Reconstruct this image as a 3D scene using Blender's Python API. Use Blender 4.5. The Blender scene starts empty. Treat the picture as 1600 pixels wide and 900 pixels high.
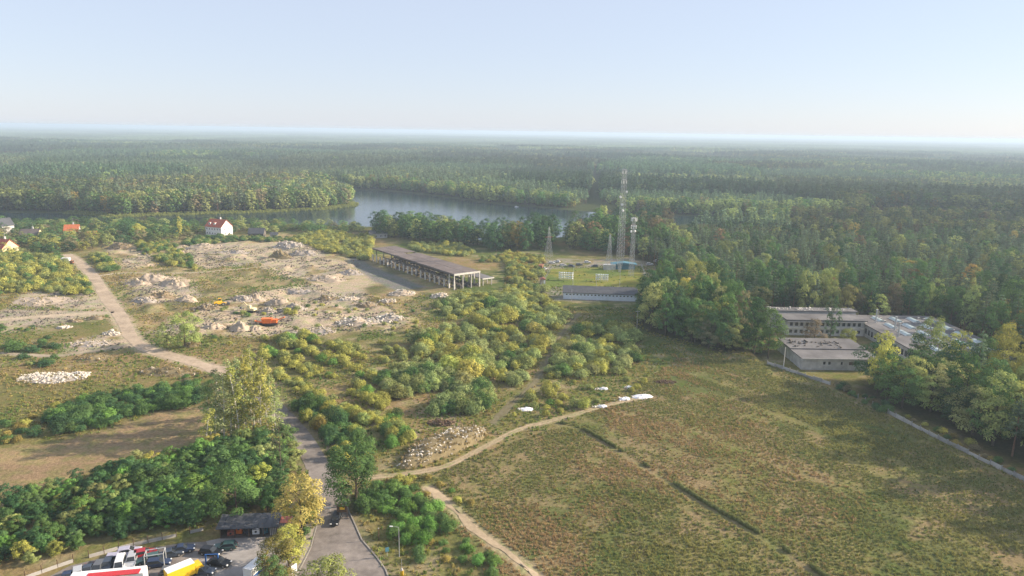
import bpy, bmesh, math, random
import numpy as np
from mathutils import Vector, Matrix

# ------------------------------------------------------------------ camera, sky, sun, exposure
S = bpy.context.scene
COL = S.collection
CAM_H, FPX = 80.0, 1081.0
PITCH, ROLL = math.radians(12.74), math.radians(0.9)
_f = np.array([0, math.cos(PITCH), -math.sin(PITCH)])
_u0 = np.array([0, math.sin(PITCH), math.cos(PITCH)])
_r = math.cos(ROLL) * np.array([1., 0, 0]) + math.sin(ROLL) * _u0
_u = -math.sin(ROLL) * np.array([1., 0, 0]) + math.cos(ROLL) * _u0
cd = bpy.data.cameras.new('camera'); cam = bpy.data.objects.new('camera', cd); COL.objects.link(cam)
cam.matrix_world = Matrix(((_r[0], _u[0], -_f[0], 0), (_r[1], _u[1], -_f[1], 0), (_r[2], _u[2], -_f[2], CAM_H), (0, 0, 0, 1)))
cd.sensor_width = 36; cd.lens = FPX / 1600 * 36; cd.clip_start = 1; cd.clip_end = 150000
S.camera = cam
SUN_AZ, SUN_EL = math.radians(80), math.radians(23)
w = bpy.data.worlds.new('World'); S.world = w; w.use_nodes = True
nt = w.node_tree; bg = nt.nodes['Background']
sky = nt.nodes.new('ShaderNodeTexSky'); sky.sky_type = 'NISHITA'; sky.sun_disc = False
sky.sun_elevation = SUN_EL; sky.sun_rotation = SUN_AZ
sky.altitude = 100; sky.air_density = 1.0; sky.dust_density = 0.4; sky.ozone_density = 2.5
# a thin even veil of high haze over the whole sky
veil = nt.nodes.new('ShaderNodeMix'); veil.data_type = 'RGBA'; veil.inputs[0].default_value = 0.72; veil.inputs[7].default_value = (3.9, 4.2, 5.05, 1)
nt.links.new(sky.outputs[0], veil.inputs[6]); nt.links.new(veil.outputs[2], bg.inputs[0]); bg.inputs[1].default_value = 0.088
sd = bpy.data.lights.new('sun', 'SUN'); sd.energy = 5.0; sd.angle = math.radians(0.6); sd.color = (1.0, 0.85, 0.67)
sun = bpy.data.objects.new('sun', sd); COL.objects.link(sun)
sv = Vector((math.cos(SUN_EL) * math.sin(SUN_AZ), math.cos(SUN_EL) * math.cos(SUN_AZ), math.sin(SUN_EL)))
sun.rotation_euler = sv.to_track_quat('Z', 'Y').to_euler(); sun.location = (300, 100, 300)
S.view_settings.view_transform = 'Standard'; S.view_settings.look = 'None'
HAZE_D, HAZE_COL, HAZE_G = .00018, (.62, .76, .93, 1), .1
S.view_settings.exposure = 1.08; S.view_settings.gamma = 1.0; S.view_settings.use_curve_mapping = False
S.render.engine = 'CYCLES'
cy = S.cycles
cy.max_bounces = 5; cy.diffuse_bounces = 3; cy.glossy_bounces = 2; cy.transmission_bounces = 4; cy.transparent_max_bounces = 4
cy.volume_bounces = 1; cy.use_denoising = True; cy.use_adaptive_sampling = True; cy.adaptive_threshold = 0.02
cy.caustics_reflective = False; cy.caustics_refractive = False
try: cy.denoising_prefilter = 'ACCURATE'
except Exception: pass

RNG = np.random.default_rng(7); random.seed(7)
def at(x, y, z=0.0):
    d = _f + _r * (x - 800) / FPX + _u * (450 - y) / FPX
    t = (z - CAM_H) / d[2]
    return (d[0] * t, d[1] * t)
def W(pts, z=0.0): return np.array([at(x, y, z) for x, y in pts])
def to_px(P):
    P = np.atleast_2d(np.asarray(P, float)); v = np.c_[P[:, 0], P[:, 1], (P[:, 2] if P.shape[1] > 2 else np.zeros(len(P))) - CAM_H]
    d = np.maximum(v @ _f, 1e-3)
    return 800 + FPX * (v @ _r) / d, 450 - FPX * (v @ _u) / d

# ------------------------------------------------------------------ noise, polygons
def _hash(ix, iy, s):
    h = (ix.astype(np.int64) * 374761393 + iy.astype(np.int64) * 668265263 + s * 1442695041) & 0xffffffff
    h = ((h ^ (h >> 13)) * 1274126177) & 0xffffffff
    return ((h ^ (h >> 16)) & 0xffff) / 65535.0
def vnoise(x, y, s=0):
    x0, y0 = np.floor(x), np.floor(y); fx, fy = x - x0, y - y0
    fx, fy = fx * fx * (3 - 2 * fx), fy * fy * (3 - 2 * fy)
    a, b, c, d = _hash(x0, y0, s), _hash(x0 + 1, y0, s), _hash(x0, y0 + 1, s), _hash(x0 + 1, y0 + 1, s)
    return (a * (1 - fx) + b * fx) * (1 - fy) + (c * (1 - fx) + d * fx) * fy
def fbm(x, y, sc, s=0, o=4):
    x, y = np.asarray(x, float), np.asarray(y, float); r = 0; a = .5; t = 0
    for k in range(o):
        r = r + a * vnoise(x / sc, y / sc, s + 17 * k); t += a; a *= .5; sc *= .5
    return r / t
def sdist(P, x, y):
    """signed distance to a polygon, negative inside"""
    x, y = np.asarray(x, float), np.asarray(y, float)
    d = np.full(x.shape, 1e18); ins = np.zeros(x.shape, bool); n = len(P)
    for i in range(n):
        ax, ay = P[i]; bx, by = P[(i + 1) % n]; ex, ey = bx - ax, by - ay
        t = np.clip(((x - ax) * ex + (y - ay) * ey) / (ex * ex + ey * ey + 1e-9), 0, 1)
        d = np.minimum(d, (x - ax - t * ex) ** 2 + (y - ay - t * ey) ** 2)
        if ay != by:
            c = ((ay > y) != (by > y)) & (x < (bx - ax) * (y - ay) / (by - ay) + ax); ins ^= c
    d = np.sqrt(d); return np.where(ins, -d, d)
def ldist(P, x, y):
    x, y = np.asarray(x, float), np.asarray(y, float); d = np.full(x.shape, 1e18)
    for i in range(len(P) - 1):
        ax, ay = P[i]; bx, by = P[i + 1]; ex, ey = bx - ax, by - ay
        t = np.clip(((x - ax) * ex + (y - ay) * ey) / (ex * ex + ey * ey + 1e-9), 0, 1)
        d = np.minimum(d, (x - ax - t * ex) ** 2 + (y - ay - t * ey) ** 2)
    return np.sqrt(d)
def sstep(a, b, v):
    t = np.clip((v - a) / (b - a), 0, 1); return t * t * (3 - 2 * t)
def smooth_line(P, k=6):
    P = np.asarray(P, float); out = []
    Q = np.vstack([2 * P[0] - P[1], P, 2 * P[-1] - P[-2]])
    for i in range(1, len(Q) - 2):
        for t in np.linspace(0, 1, k, endpoint=False):
            p0, p1, p2, p3 = Q[i - 1], Q[i], Q[i + 1], Q[i + 2]
            out.append(.5 * (2 * p1 + (p2 - p0) * t + (2 * p0 - 5 * p1 + 4 * p2 - p3) * t * t + (3 * p1 - p0 - 3 * p2 + p3) * t ** 3))
    out.append(P[-1]); return np.array(out)

# ------------------------------------------------------------------ material helpers
def new_mat(name):
    m = bpy.data.materials.new(name); m.use_nodes = True; n = m.node_tree; n.nodes.clear()
    out = n.nodes.new('ShaderNodeOutputMaterial'); return m, n, out
def N(n, t, **kw):
    x = n.nodes.new(t)
    for k, v in kw.items():
        if k == 'i':
            for a, b in v.items(): x.inputs[a].default_value = b
        else: setattr(x, k, v)
    return x
def plain(name, col, rough=.8, metal=0., var=.18, scale=1.2, bump=.0, spec=.3):
    """solid colour with stains, streaks and fine grain"""
    m, n, out = new_mat(name); b = N(n, 'ShaderNodeBsdfPrincipled', i={'Roughness': rough, 'Metallic': metal, 'Specular IOR Level': spec})
    tc = N(n, 'ShaderNodeTexCoord'); no = N(n, 'ShaderNodeTexNoise', i={'Scale': scale, 'Detail': 6., 'Roughness': .65})
    n.links.new(tc.outputs['Object'], no.inputs['Vector'])
    rp = N(n, 'ShaderNodeMapRange', i={'From Min': .3, 'From Max': .7, 'To Min': 1 - var, 'To Max': 1 + var})
    n.links.new(no.outputs['Fac'], rp.inputs['Value'])
    mx = N(n, 'ShaderNodeVectorMath', operation='SCALE'); mx.inputs[0].default_value = col
    n.links.new(rp.outputs[0], mx.inputs['Scale']); n.links.new(mx.outputs[0], b.inputs['Base Color'])
    if bump:
        bp = N(n, 'ShaderNodeBump', i={'Strength': bump, 'Distance': .05}); n.links.new(no.outputs['Fac'], bp.inputs['Height']); n.links.new(bp.outputs[0], b.inputs['Normal'])
    n.links.new(b.outputs[0], out.inputs[0]); return m
def foliage(name, source, transl=.27, warm=.10):
    """leaf material; colour comes from the object (source='obj') or from the scatter point (source='inst')"""
    m, n, out = new_mat(name)
    if source == 'obj': c = N(n, 'ShaderNodeObjectInfo').outputs['Color']
    else: c = N(n, 'ShaderNodeAttribute', attribute_type='INSTANCER', attribute_name='col').outputs['Color']
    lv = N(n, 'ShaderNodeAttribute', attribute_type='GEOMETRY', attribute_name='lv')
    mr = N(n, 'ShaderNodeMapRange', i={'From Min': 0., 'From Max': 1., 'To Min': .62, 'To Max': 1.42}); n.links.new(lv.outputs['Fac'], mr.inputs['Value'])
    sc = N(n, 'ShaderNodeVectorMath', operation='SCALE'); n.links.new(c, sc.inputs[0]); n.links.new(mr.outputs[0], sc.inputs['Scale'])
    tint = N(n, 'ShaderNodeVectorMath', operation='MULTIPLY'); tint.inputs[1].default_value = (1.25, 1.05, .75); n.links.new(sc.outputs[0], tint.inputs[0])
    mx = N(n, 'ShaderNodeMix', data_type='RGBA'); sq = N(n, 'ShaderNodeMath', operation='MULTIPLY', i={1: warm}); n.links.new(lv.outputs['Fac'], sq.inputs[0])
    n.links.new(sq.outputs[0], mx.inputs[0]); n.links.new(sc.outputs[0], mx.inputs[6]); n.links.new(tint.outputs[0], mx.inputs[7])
    d = N(n, 'ShaderNodeBsdfDiffuse'); t = N(n, 'ShaderNodeBsdfTranslucent'); n.links.new(mx.outputs[2], d.inputs[0]); n.links.new(mx.outputs[2], t.inputs[0])
    ms = N(n, 'ShaderNodeMixShader', i={0: transl}); n.links.new(d.outputs[0], ms.inputs[1]); n.links.new(t.outputs[0], ms.inputs[2])
    n.links.new(ms.outputs[0], out.inputs[0]); return m

M = {}
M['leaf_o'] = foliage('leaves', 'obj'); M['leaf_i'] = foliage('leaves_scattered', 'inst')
M['bark'] = plain('bark', (.10, .075, .055), .95, var=.4, scale=3)
M['pine_bark'] = plain('pine_bark', (.17, .095, .06), .95, var=.4, scale=3)
M['birch_bark'] = plain('birch_bark', (.55, .51, .43), .8, var=.45, scale=2.5)
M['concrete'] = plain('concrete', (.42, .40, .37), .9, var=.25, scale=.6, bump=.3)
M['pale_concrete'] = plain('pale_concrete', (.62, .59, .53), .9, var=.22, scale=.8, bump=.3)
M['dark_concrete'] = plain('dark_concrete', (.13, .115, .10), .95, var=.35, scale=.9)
M['roof_felt'] = plain('roof_felt', (.135, .13, .13), .95, var=.4, scale=.12)
M['ruin_roof'] = plain('ruin_roof', (.145, .12, .11), .95, var=.35, scale=.12)
M['white_wall'] = plain('white_wall', (.52, .51, .49), .85, var=.15, scale=.3)
M['grey_wall'] = plain('grey_wall', (.40, .39, .37), .9, var=.28, scale=.5)
M['blue_white'] = plain('blue_white', (.62, .68, .74), .7, var=.1, scale=.5)
M['cream_wall'] = plain('cream_wall', (.70, .60, .36), .85, var=.08, scale=.4)
M['red_tile'] = plain('red_tile', (.42, .11, .06), .85, var=.3, scale=1.5)
M['orange_tile'] = plain('orange_tile', (.50, .15, .06), .85, var=.25, scale=1.5)
M['dark_roof'] = plain('dark_roof', (.07, .075, .085), .8, var=.25, scale=.5)
M['timber'] = plain('timber', (.11, .07, .045), .9, var=.3, scale=2)
M['glass'] = plain('window_glass', (.03, .035, .04), .12, var=.1, spec=.6)
M['skylight'] = plain('skylight_glass', (.42, .50, .50), .25, var=.2, scale=.4, spec=.6)
M['steel'] = plain('galvanised_steel', (.40, .41, .41), .55, .0, var=.15)
M['red_steel'] = plain('red_steel', (.42, .14, .10), .6, var=.15)
M['dark_steel'] = plain('dark_steel', (.05, .05, .055), .6, var=.2)
M['white_paint'] = plain('white_paint', (.78, .78, .76), .45, var=.05, spec=.5)
M['plastic_white'] = plain('plastic_white', (.80, .80, .82), .5, var=.1)
M['tyre'] = plain('tyre_rubber', (.018, .018, .018), .9)
M['rim'] = plain('wheel_rim', (.35, .35, .36), .4, .6)
M['lamp'] = plain('lamp_glass', (.75, .75, .72), .2)
M['red_lamp'] = plain('tail_lamp', (.35, .02, .02), .3)
M['orange'] = plain('orange_paint', (.72, .17, .03), .5, var=.12)
M['yellow'] = plain('yellow_paint', (.75, .45, .02), .5, var=.08)
M['blue'] = plain('blue_paint', (.03, .12, .35), .5, var=.15)
M['teal'] = plain('teal_paint', (.07, .19, .25), .6, var=.15)
M['red'] = plain('red_paint', (.50, .035, .04), .45, var=.1)
M['brown_steel'] = plain('rusty_steel', (.24, .11, .06), .8, var=.4)
for k, c in dict(black=(.012, .013, .016), silver=(.45, .46, .47), white=(.75, .75, .74), navy=(.02, .035, .08), grey=(.12, .125, .13), darkred=(.38, .02, .03), green=(.05, .11, .10), lilac=(.42, .40, .48), slate=(.05, .065, .09)).items():
    M['car_' + k] = plain('car_paint_' + k, c, .28, .15, var=.05, spec=.6)
M['wall_panel'] = plain('wall_panel', (.31, .30, .28), .92, var=.3, scale=.7)
M['house_white'] = plain('house_white', (.76, .75, .72), .85, var=.08, scale=.3)
M['rubble'] = plain('rubble', (.42, .36, .28), .95, var=.35, scale=1.5)
M['white_rubble'] = plain('white_rubble', (.60, .55, .47), .9, var=.35, scale=2)
M['sand'] = plain('sand_heap', (.39, .315, .235), .95, var=.22, scale=.35, bump=.4)
M['grey_sand'] = plain('grey_gravel_heap', (.34, .295, .25), .95, var=.28, scale=.5, bump=.5)
M['earth'] = plain('earth_heap', (.22, .165, .10), .95, var=.4, scale=.4, bump=.5)
M['straw'] = plain('dry_weed_cover', (.20, .16, .085), .95, var=.35, scale=.5, bump=.5)

# ------------------------------------------------------------------ object helpers
class MB:
    def __init__(s): s.v = []; s.f = []
    def add(s, vs, fs):
        o = len(s.v); s.v += [tuple(map(float, p)) for p in vs]; s.f += [tuple(i + o for i in f) for f in fs]; return s
    def box(s, cx, cy, cz, sx, sy, sz, rz=0., tilt=0.):
        c, n = math.cos(rz), math.sin(rz); vs = []
        for dz in (-.5, .5):
            for dx, dy in ((-.5, -.5), (.5, -.5), (.5, .5), (-.5, .5)):
                x, y, z = dx * sx, dy * sy, dz * sz
                if tilt: x, z = x * math.cos(tilt) - z * math.sin(tilt), x * math.sin(tilt) + z * math.cos(tilt)
                vs.append((cx + x * c - y * n, cy + x * n + y * c, cz + z))
        return s.add(vs, [(3, 2, 1, 0), (4, 5, 6, 7), (0, 1, 5, 4), (1, 2, 6, 5), (2, 3, 7, 6), (3, 0, 4, 7)])
    def tube(s, p0, p1, r0, r1=None, n=6):
        r1 = r0 if r1 is None else r1; p0, p1 = Vector(p0), Vector(p1); q = (p1 - p0).to_track_quat('Z', 'Y')
        vs = [p + q @ Vector((r * math.cos(2 * math.pi * k / n), r * math.sin(2 * math.pi * k / n), 0)) for p, r in ((p0, r0), (p1, r1)) for k in range(n)]
        return s.add(vs, [(k, (k + 1) % n, n + (k + 1) % n, n + k) for k in range(n)] + [tuple(range(n))[::-1], tuple(range(n, 2 * n))])
    def prism(s, poly, z0, z1):
        n = len(poly); vs = [(x, y, z0) for x, y in poly] + [(x, y, z1) for x, y in poly]
        return s.add(vs, [(k, (k + 1) % n, n + (k + 1) % n, n + k) for k in range(n)] + [tuple(range(n))[::-1], tuple(range(n, 2 * n))])
    def side(s, prof, y0, y1, y0t=None, y1t=None):
        """profile in x,z pulled along y"""
        n = len(prof); vs = [(x, y0, z) for x, z in prof] + [(x, y1, z) for x, z in prof]
        return s.add(vs, [(k, n + k, n + (k + 1) % n, (k + 1) % n) for k in range(n)] + [tuple(range(n)), tuple(range(n, 2 * n))[::-1]])
    def mesh(s, name, mat=None):
        me = bpy.data.meshes.new(name); me.from_pydata(s.v, [], s.f); me.update()
        if mat: me.materials.append(M[mat] if isinstance(mat, str) else mat)
        return me
    def build(s, name, mat, parent=None, bevel=0.):
        me = s.mesh(name, mat)
        bm = bmesh.new(); bm.from_mesh(me)
        bmesh.ops.recalc_face_normals(bm, faces=bm.faces)
        if bevel: bmesh.ops.bevel(bm, geom=list(bm.edges), offset=bevel, segments=2, affect='EDGES', profile=.6)
        bm.to_mesh(me); bm.free()
        return link(name, me, parent)
def link(name, data, parent=None):
    o = bpy.data.objects.new(name, data); COL.objects.link(o)
    if parent: o.parent = parent
    return o
def tag(o, label=None, cat=None, group=None, kind=None):
    for k, v in (('label', label), ('category', cat), ('group', group), ('kind', kind)):
        if v: o[k] = v
    return o
def thing(name, loc, rz, label, cat, group=None):
    o = link(name, None); o.location = (loc[0], loc[1], loc[2] if len(loc) > 2 else ground_z(loc[0], loc[1])); o.rotation_euler.z = rz; o.empty_display_size = .5
    return tag(o, label, cat, group)
def struct(o): return tag(o, kind='structure')
def np_mesh(name, v, quads, mat, attrs=None):
    me = bpy.data.meshes.new(name); v = np.asarray(v, np.float32); q = np.asarray(quads, np.int32); k = q.shape[1]
    me.vertices.add(len(v)); me.vertices.foreach_set('co', v.ravel())
    me.loops.add(q.size); me.loops.foreach_set('vertex_index', q.ravel())
    me.polygons.add(len(q)); me.polygons.foreach_set('loop_start', np.arange(0, q.size, k, dtype=np.int32)); me.polygons.foreach_set('loop_total', np.full(len(q), k, np.int32))
    for an, (dom, typ, arr) in (attrs or {}).items():
        a = me.attributes.new(an, typ, dom); a.data.foreach_set('color' if 'COLOR' in typ else ('vector' if 'VECTOR' in typ else 'value'), np.asarray(arr).ravel())
    me.update(calc_edges=True); me.validate()
    if mat: me.materials.append(M[mat] if isinstance(mat, str) else mat)
    return me

# ------------------------------------------------------------------ layout of the land
LAKE = W([(-500, 352), (-200, 347), (0, 345), (150, 345), (250, 346), (350, 347), (450, 348), (540, 351), (600, 353), (700, 364), (760, 374), (830, 371), (893, 367), (950, 358), (1000, 352), (1100, 347),
          (1250, 345), (1400, 346), (1600, 350), (2000, 362), (2000, 350), (1700, 343), (1580, 341), (1500, 338.5), (1440, 334), (1400, 331.5), (1360, 331.5), (1335, 337), (1250, 338), (1100, 336), (1000, 334), (940, 330), (890, 326),
          (850, 323), (790, 318.5), (740, 313), (690, 306), (640, 300), (590, 296), (540, 294), (480, 293), (478, 298), (530, 304), (556, 312), (552, 320), (500, 325.5), (400, 330), (300, 333), (200, 336), (170, 338), (150, 333), (100, 331), (0, 329.5), (-500, 322)])
ROAD_PX = [(505, 1010), (523, 950), (530, 900), (526, 850), (522, 805), (513, 772), (503, 745), (490, 715), (470, 682), (448, 655), (422, 628), (390, 602), (355, 582)]
ROAD_W = [26, 20, 16.5, 9.5, 6.0, 5.6, 5.4, 5.4, 5.2, 5, 5, 5, 5]
ROAD = smooth_line(W(ROAD_PX)); ROADW = np.interp(np.linspace(0, 1, len(ROAD)), np.linspace(0, 1, len(ROAD_W)), ROAD_W)
TRACKS = {  # name: (pixels, width in metres, soil colour, label)
    'dirt_road': ([(356, 583), (330, 575), (290, 563), (240, 549), (210, 532), (192, 503), (170, 470), (148, 436), (122, 409), (105, 398)], 6.5, (.42, .335, .245)),
    'branch_track': ([(-200, 520), (-60, 506), (40, 497), (110, 492), (178, 488)], 5.0, (.44, .36, .26)),
    'upper_track': ([(148, 432), (190, 427), (260, 427), (320, 425), (400, 418), (470, 410)], 2.6, (.43, .36, .26)),
    'field_track': ([(560, 747), (590, 745), (640, 740), (700, 727), (760, 697), (810, 672), (860, 658), (905, 646), (945, 634), (1010, 620)], 1.9, (.38, .30, .20)),
    'sandy_track': ([(668, 762), (700, 788), (735, 820), (775, 852), (820, 885), (860, 925)], 2.9, (.42, .33, .22)),
    'narrow_path': ([(770, 662), (800, 630), (832, 600), (852, 570), (870, 535), (888, 508), (905, 490)], 2.6, (.17, .15, .09)),
    'worn_path': ([(868, 662), (905, 672), (950, 697), (985, 718), (1040, 752), (1100, 790), (1170, 830), (1230, 868), (1300, 915)], 1.1, (.22, .18, .10)),
    'yard_lane': ([(0, 552), (80, 556), (150, 548), (205, 537)], 3.0, (.36, .30, .22)),
}
TR = {k: smooth_line(W(v[0])) for k, v in TRACKS.items()}
def P(*pts): return W(pts)
SAND = [P((258, 388), (330, 378), (400, 380), (470, 374), (510, 398), (560, 412), (600, 440), (560, 452), (480, 445), (400, 410), (320, 420), (290, 412)),
        P((190, 436), (250, 428), (300, 440), (300, 470), (245, 480), (215, 478)),
        P((240, 520), (300, 490), (350, 470), (420, 455), (500, 445), (560, 440), (580, 470), (640, 495), (600, 520), (520, 515), (440, 525), (340, 525), (270, 528)),
        P((155, 378), (204, 378), (246, 414), (200, 422), (172, 398)),
        P((30, 460), (100, 452), (160, 462), (165, 485), (70, 482), (10, 478)),
        P((110, 535), (190, 520), (230, 535), (180, 546), (110, 545)),
        P((0, 482), (150, 486), (180, 492), (120, 502), (0, 520))]
GREYPATCH = P((543, 404), (560, 403), (600, 424), (665, 448), (625, 455), (585, 440))  # patch of ground left of the ruined hall, coloured an even grey
BROWN = P((-300, 790), (-120, 712), (0, 703), (70, 697), (150, 680), (235, 652), (322, 630), (330, 660), (318, 690), (255, 708), (170, 728), (100, 750), (0, 786), (-100, 830))
LAWN = P((858, 420), (1000, 416), (1012, 448), (845, 448))
FR = np.array([(52, 282), (60, 268), (80, 250), (92, 243), (98, 246), (98, 293), (184, 293), (184, 226), (128, 224), (113, 207), (119, 194), (124, 172), (130, 156), (146, 110), (165, 60), (420, 60), (620, 400), (640, 560), (420, 540), (280, 525), (170, 530),
               (100, 528), (84, 490), (84, 440), (92, 400), (84, 372), (72, 345), (57, 305)], float)
COMPOUND = P((838, 415), (860, 404), (1018, 404), (1030, 420), (1010, 448), (985, 472), (870, 470), (845, 452))

def ground_parts(x, y):
    """height and soil colour of the land at x, y"""
    wx = x + 14 * (fbm(x, y, 30, 3) - .5) + 5 * (fbm(x, y, 6, 4, 2) - .5); wy = y + 22 * (fbm(x, y, 35, 5) - .5) + 6 * (fbm(x, y, 7, 6, 2) - .5)
    h = .5 * (fbm(x, y, 28, 11) - .5)
    n1, n2, n3 = fbm(x, y, 60, 21), fbm(x, y, 18, 22), fbm(x, y, 5, 23, 3)
    c = np.stack([.17 + 0 * x, .15 + 0 * x, .06 + 0 * x], -1)
    def mix(col, a):
        nonlocal c
        c = c * (1 - a[..., None]) + np.asarray(col) * a[..., None]
    mix((.24, .17, .085), sstep(.45, .7, n2)); mix((.10, .12, .04), sstep(.5, .72, n1)); mix((.30, .24, .15), .7 * sstep(.55, .75, n3))
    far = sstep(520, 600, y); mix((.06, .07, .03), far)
    near_l = sstep(0, -20, sdist(P((-300, 560), (340, 585), (330, 640), (0, 700), (-300, 720)), wx, wy)); mix((.15, .14, .055), .8 * near_l)
    # bare rubble land on the building site
    site = sstep(4, -10, sdist(P((150, 372), (480, 365), (560, 400), (720, 450), (650, 520), (420, 530), (220, 530), (110, 470)), wx, wy))
    mix((.29, .21, .125), site * .8); mix((.30, .24, .13), site * sstep(.5, .65, n3)); mix((.13, .12, .06), site * sstep(.56, .7, fbm(x, y, 14, 41)))
    sand = 0 * x
    for q in SAND:
        sand = np.maximum(sand, sstep(3.5, -3.5, sdist(q, wx, wy)))
    sand = sand * sstep(.31, .46, fbm(x, y, 16, 31) * .6 + .4 * n3)
    mix((.40, .315, .23), sand); mix((.33, .275, .22), sand * sstep(.5, .65, fbm(x, y, 12, 33))); mix((.42, .32, .22), sand * sstep(.55, .7, fbm(x, y, 22, 34)) * .7)
    h = h + site * (2.8 * (fbm(x, y, 16, 51) - .45) + 2.6 * (fbm(x, y, 7, 52, 4) - .5))
    mix((.17, .165, .16), sstep(2, -1.5, sdist(GREYPATCH, x + (wx - x) * .3, y + (wy - y) * .3)) * .9)
    bl = sstep(2.5, -2.5, sdist(BROWN, x + (wx - x) * .4, y + (wy - y) * .4)); mix((.25, .175, .105), bl); mix((.19, .145, .085), bl * sstep(.45, .7, fbm(x * .25, y, 9, 61)))
    mix((.30, .22, .12), bl * sstep(.5, .7, fbm(x * .2, y, 5, 62)))
    h = h * (1 - .8 * bl)
    # the weedy field east of the road
    fd = sstep(4, -6, sdist(P((640, 745), (760, 705), (880, 665), (1040, 590), (1210, 570), (1600, 760), (2000, 940), (1700, 1100), (850, 1100), (760, 900), (680, 800)), wx, wy))
    mix((.185, .165, .07), fd * .9); mix((.11, .12, .045), fd * sstep(.45, .62, fbm(x, y, 20, 71))); mix((.22, .17, .09), fd * sstep(.5, .62, fbm(x, y, 11, 72)))
    mix((.24, .18, .10), .6 * fd * sstep(30, 8, ldist(W([(840, 900), (960, 760), (1000, 720)]), x, y)) * sstep(.35, .6, n3))
    lw = sstep(1.5, -1.5, sdist(LAWN, x, y)); mix((.20, .19, .05), lw); mix((.13, .16, .045), lw * sstep(.4, .6, n2)); h = h * (1 - lw)
    cp = sstep(3, -3, sdist(COMPOUND, x, y)) * (1 - lw); mix((.24, .21, .17), cp * sstep(.35, .5, n3)); h = h * (1 - cp)
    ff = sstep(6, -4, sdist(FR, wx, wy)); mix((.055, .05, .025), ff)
    for k, (px, wd, col) in TRACKS.items():
        d = ldist(TR[k], x, y); a = sstep(wd * .5 + (1.4 if wd > 4 else .5), wd * .5 - .4, d + 1.6 * (n3 - .5))
        mix(col, a * (.9 if wd > 1.5 else .75)); h = h * (1 - sstep(wd * .5 + 6, wd * .5, d))
    d = ldist(ROAD, x, y); rw = np.interp(y, ROAD[:, 1], ROADW); mix((.20, .17, .10), sstep(rw * .5 + 4, rw * .5 + 1, d)); h = h * (1 - sstep(rw * .5 + 9, rw * .5 + 3, d))
    for (x0, x1, y0, y1) in FLATS:
        e = np.maximum(np.maximum(x0 - x, x - x1), np.maximum(y0 - y, y - y1)); h = h * sstep(0, 6, e)
    sl = np.minimum(sdist(LAKE, x, y), 60.)
    h = h + -3.2 * sstep(7, -9, sl) - .3 * sstep(30, 5, sl); mix((.09, .10, .05), sstep(6, 0, sl))
    return h, c
FLATS = [(-100, -44, 90, 126), (95, 182, 226, 292), (-92, -5, 338, 425), (20, 60, 318, 336)]
# a grid with fine steps over the site and wide steps to the horizon
def axis(a, b, st, lo, hi, step2, b2):
    v = list(np.arange(a, b + st / 2, st)); x = v[-1]
    while x < hi:
        s = step2 if x < b2 else max(step2, (x - b2) * .16 + step2); x += s; v.append(x)
    x = v[0]; left = []
    while x > lo:
        s = step2 if -x < b2 else max(step2, (-x - b2) * .16 + step2); x -= s; left.append(x)
    return np.array(left[::-1] + v)
gx = axis(-330, 250, 1.4, -62000, 62000, 6., 640); gy = axis(96, 470, 1.4, -1500, 62000, 6., 980)
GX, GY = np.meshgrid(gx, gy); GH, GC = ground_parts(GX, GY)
def ground_z(x, y):
    i = np.clip(np.searchsorted(gx, x) - 1, 0, len(gx) - 2); j = np.clip(np.searchsorted(gy, y) - 1, 0, len(gy) - 2)
    tx = (x - gx[i]) / (gx[i + 1] - gx[i]); ty = (y - gy[j]) / (gy[j + 1] - gy[j])
    v = (GH[j, i] * (1 - tx) + GH[j, i + 1] * tx) * (1 - ty) + (GH[j + 1, i] * (1 - tx) + GH[j + 1, i + 1] * tx) * ty
    return float(v) if np.ndim(v) == 0 else v
nx, ny = len(gx), len(gy)
idx = np.arange(nx * ny).reshape(ny, nx)
quads = np.stack([idx[:-1, :-1], idx[:-1, 1:], idx[1:, 1:], idx[1:, :-1]], -1).reshape(-1, 4)
m, n, out = new_mat('ground_soil'); b = N(n, 'ShaderNodeBsdfDiffuse')
at_ = N(n, 'ShaderNodeAttribute', attribute_type='GEOMETRY', attribute_name='gcol'); geo = N(n, 'ShaderNodeNewGeometry')
na = N(n, 'ShaderNodeTexNoise', i={'Scale': 1.1, 'Detail': 5., 'Roughness': .7}); nb = N(n, 'ShaderNodeTexNoise', i={'Scale': .22, 'Detail': 4., 'Roughness': .6})
for q in (na, nb): n.links.new(geo.outputs['Position'], q.inputs['Vector'])
ra = N(n, 'ShaderNodeMapRange', i={'From Min': .3, 'From Max': .7, 'To Min': .68, 'To Max': 1.32}); n.links.new(na.outputs['Fac'], ra.inputs['Value'])
s1 = N(n, 'ShaderNodeVectorMath', operation='SCALE'); n.links.new(at_.outputs['Color'], s1.inputs[0]); n.links.new(ra.outputs[0], s1.inputs['Scale'])
tn = N(n, 'ShaderNodeVectorMath', operation='MULTIPLY'); tn.inputs[1].default_value = (.78, .95, .72); n.links.new(s1.outputs[0], tn.inputs[0])
rb = N(n, 'ShaderNodeMapRange', i={'From Min': .45, 'From Max': .62}); n.links.new(nb.outputs['Fac'], rb.inputs['Value'])
mx = N(n, 'ShaderNodeMix', data_type='RGBA'); n.links.new(rb.outputs[0], mx.inputs[0]); n.links.new(s1.outputs[0], mx.inputs[6]); n.links.new(tn.outputs[0], mx.inputs[7])
n.links.new(mx.outputs[2], b.inputs[0])
bp = N(n, 'ShaderNodeBump', i={'Strength': .7, 'Distance': .35}); n.links.new(na.outputs['Fac'], bp.inputs['Height']); n.links.new(bp.outputs[0], b.inputs['Normal'])
n.links.new(b.outputs[0], out.inputs[0]); M['ground'] = m
gc4 = np.concatenate([GC, np.ones(GC.shape[:2] + (1,))], -1).astype(np.float32)
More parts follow.
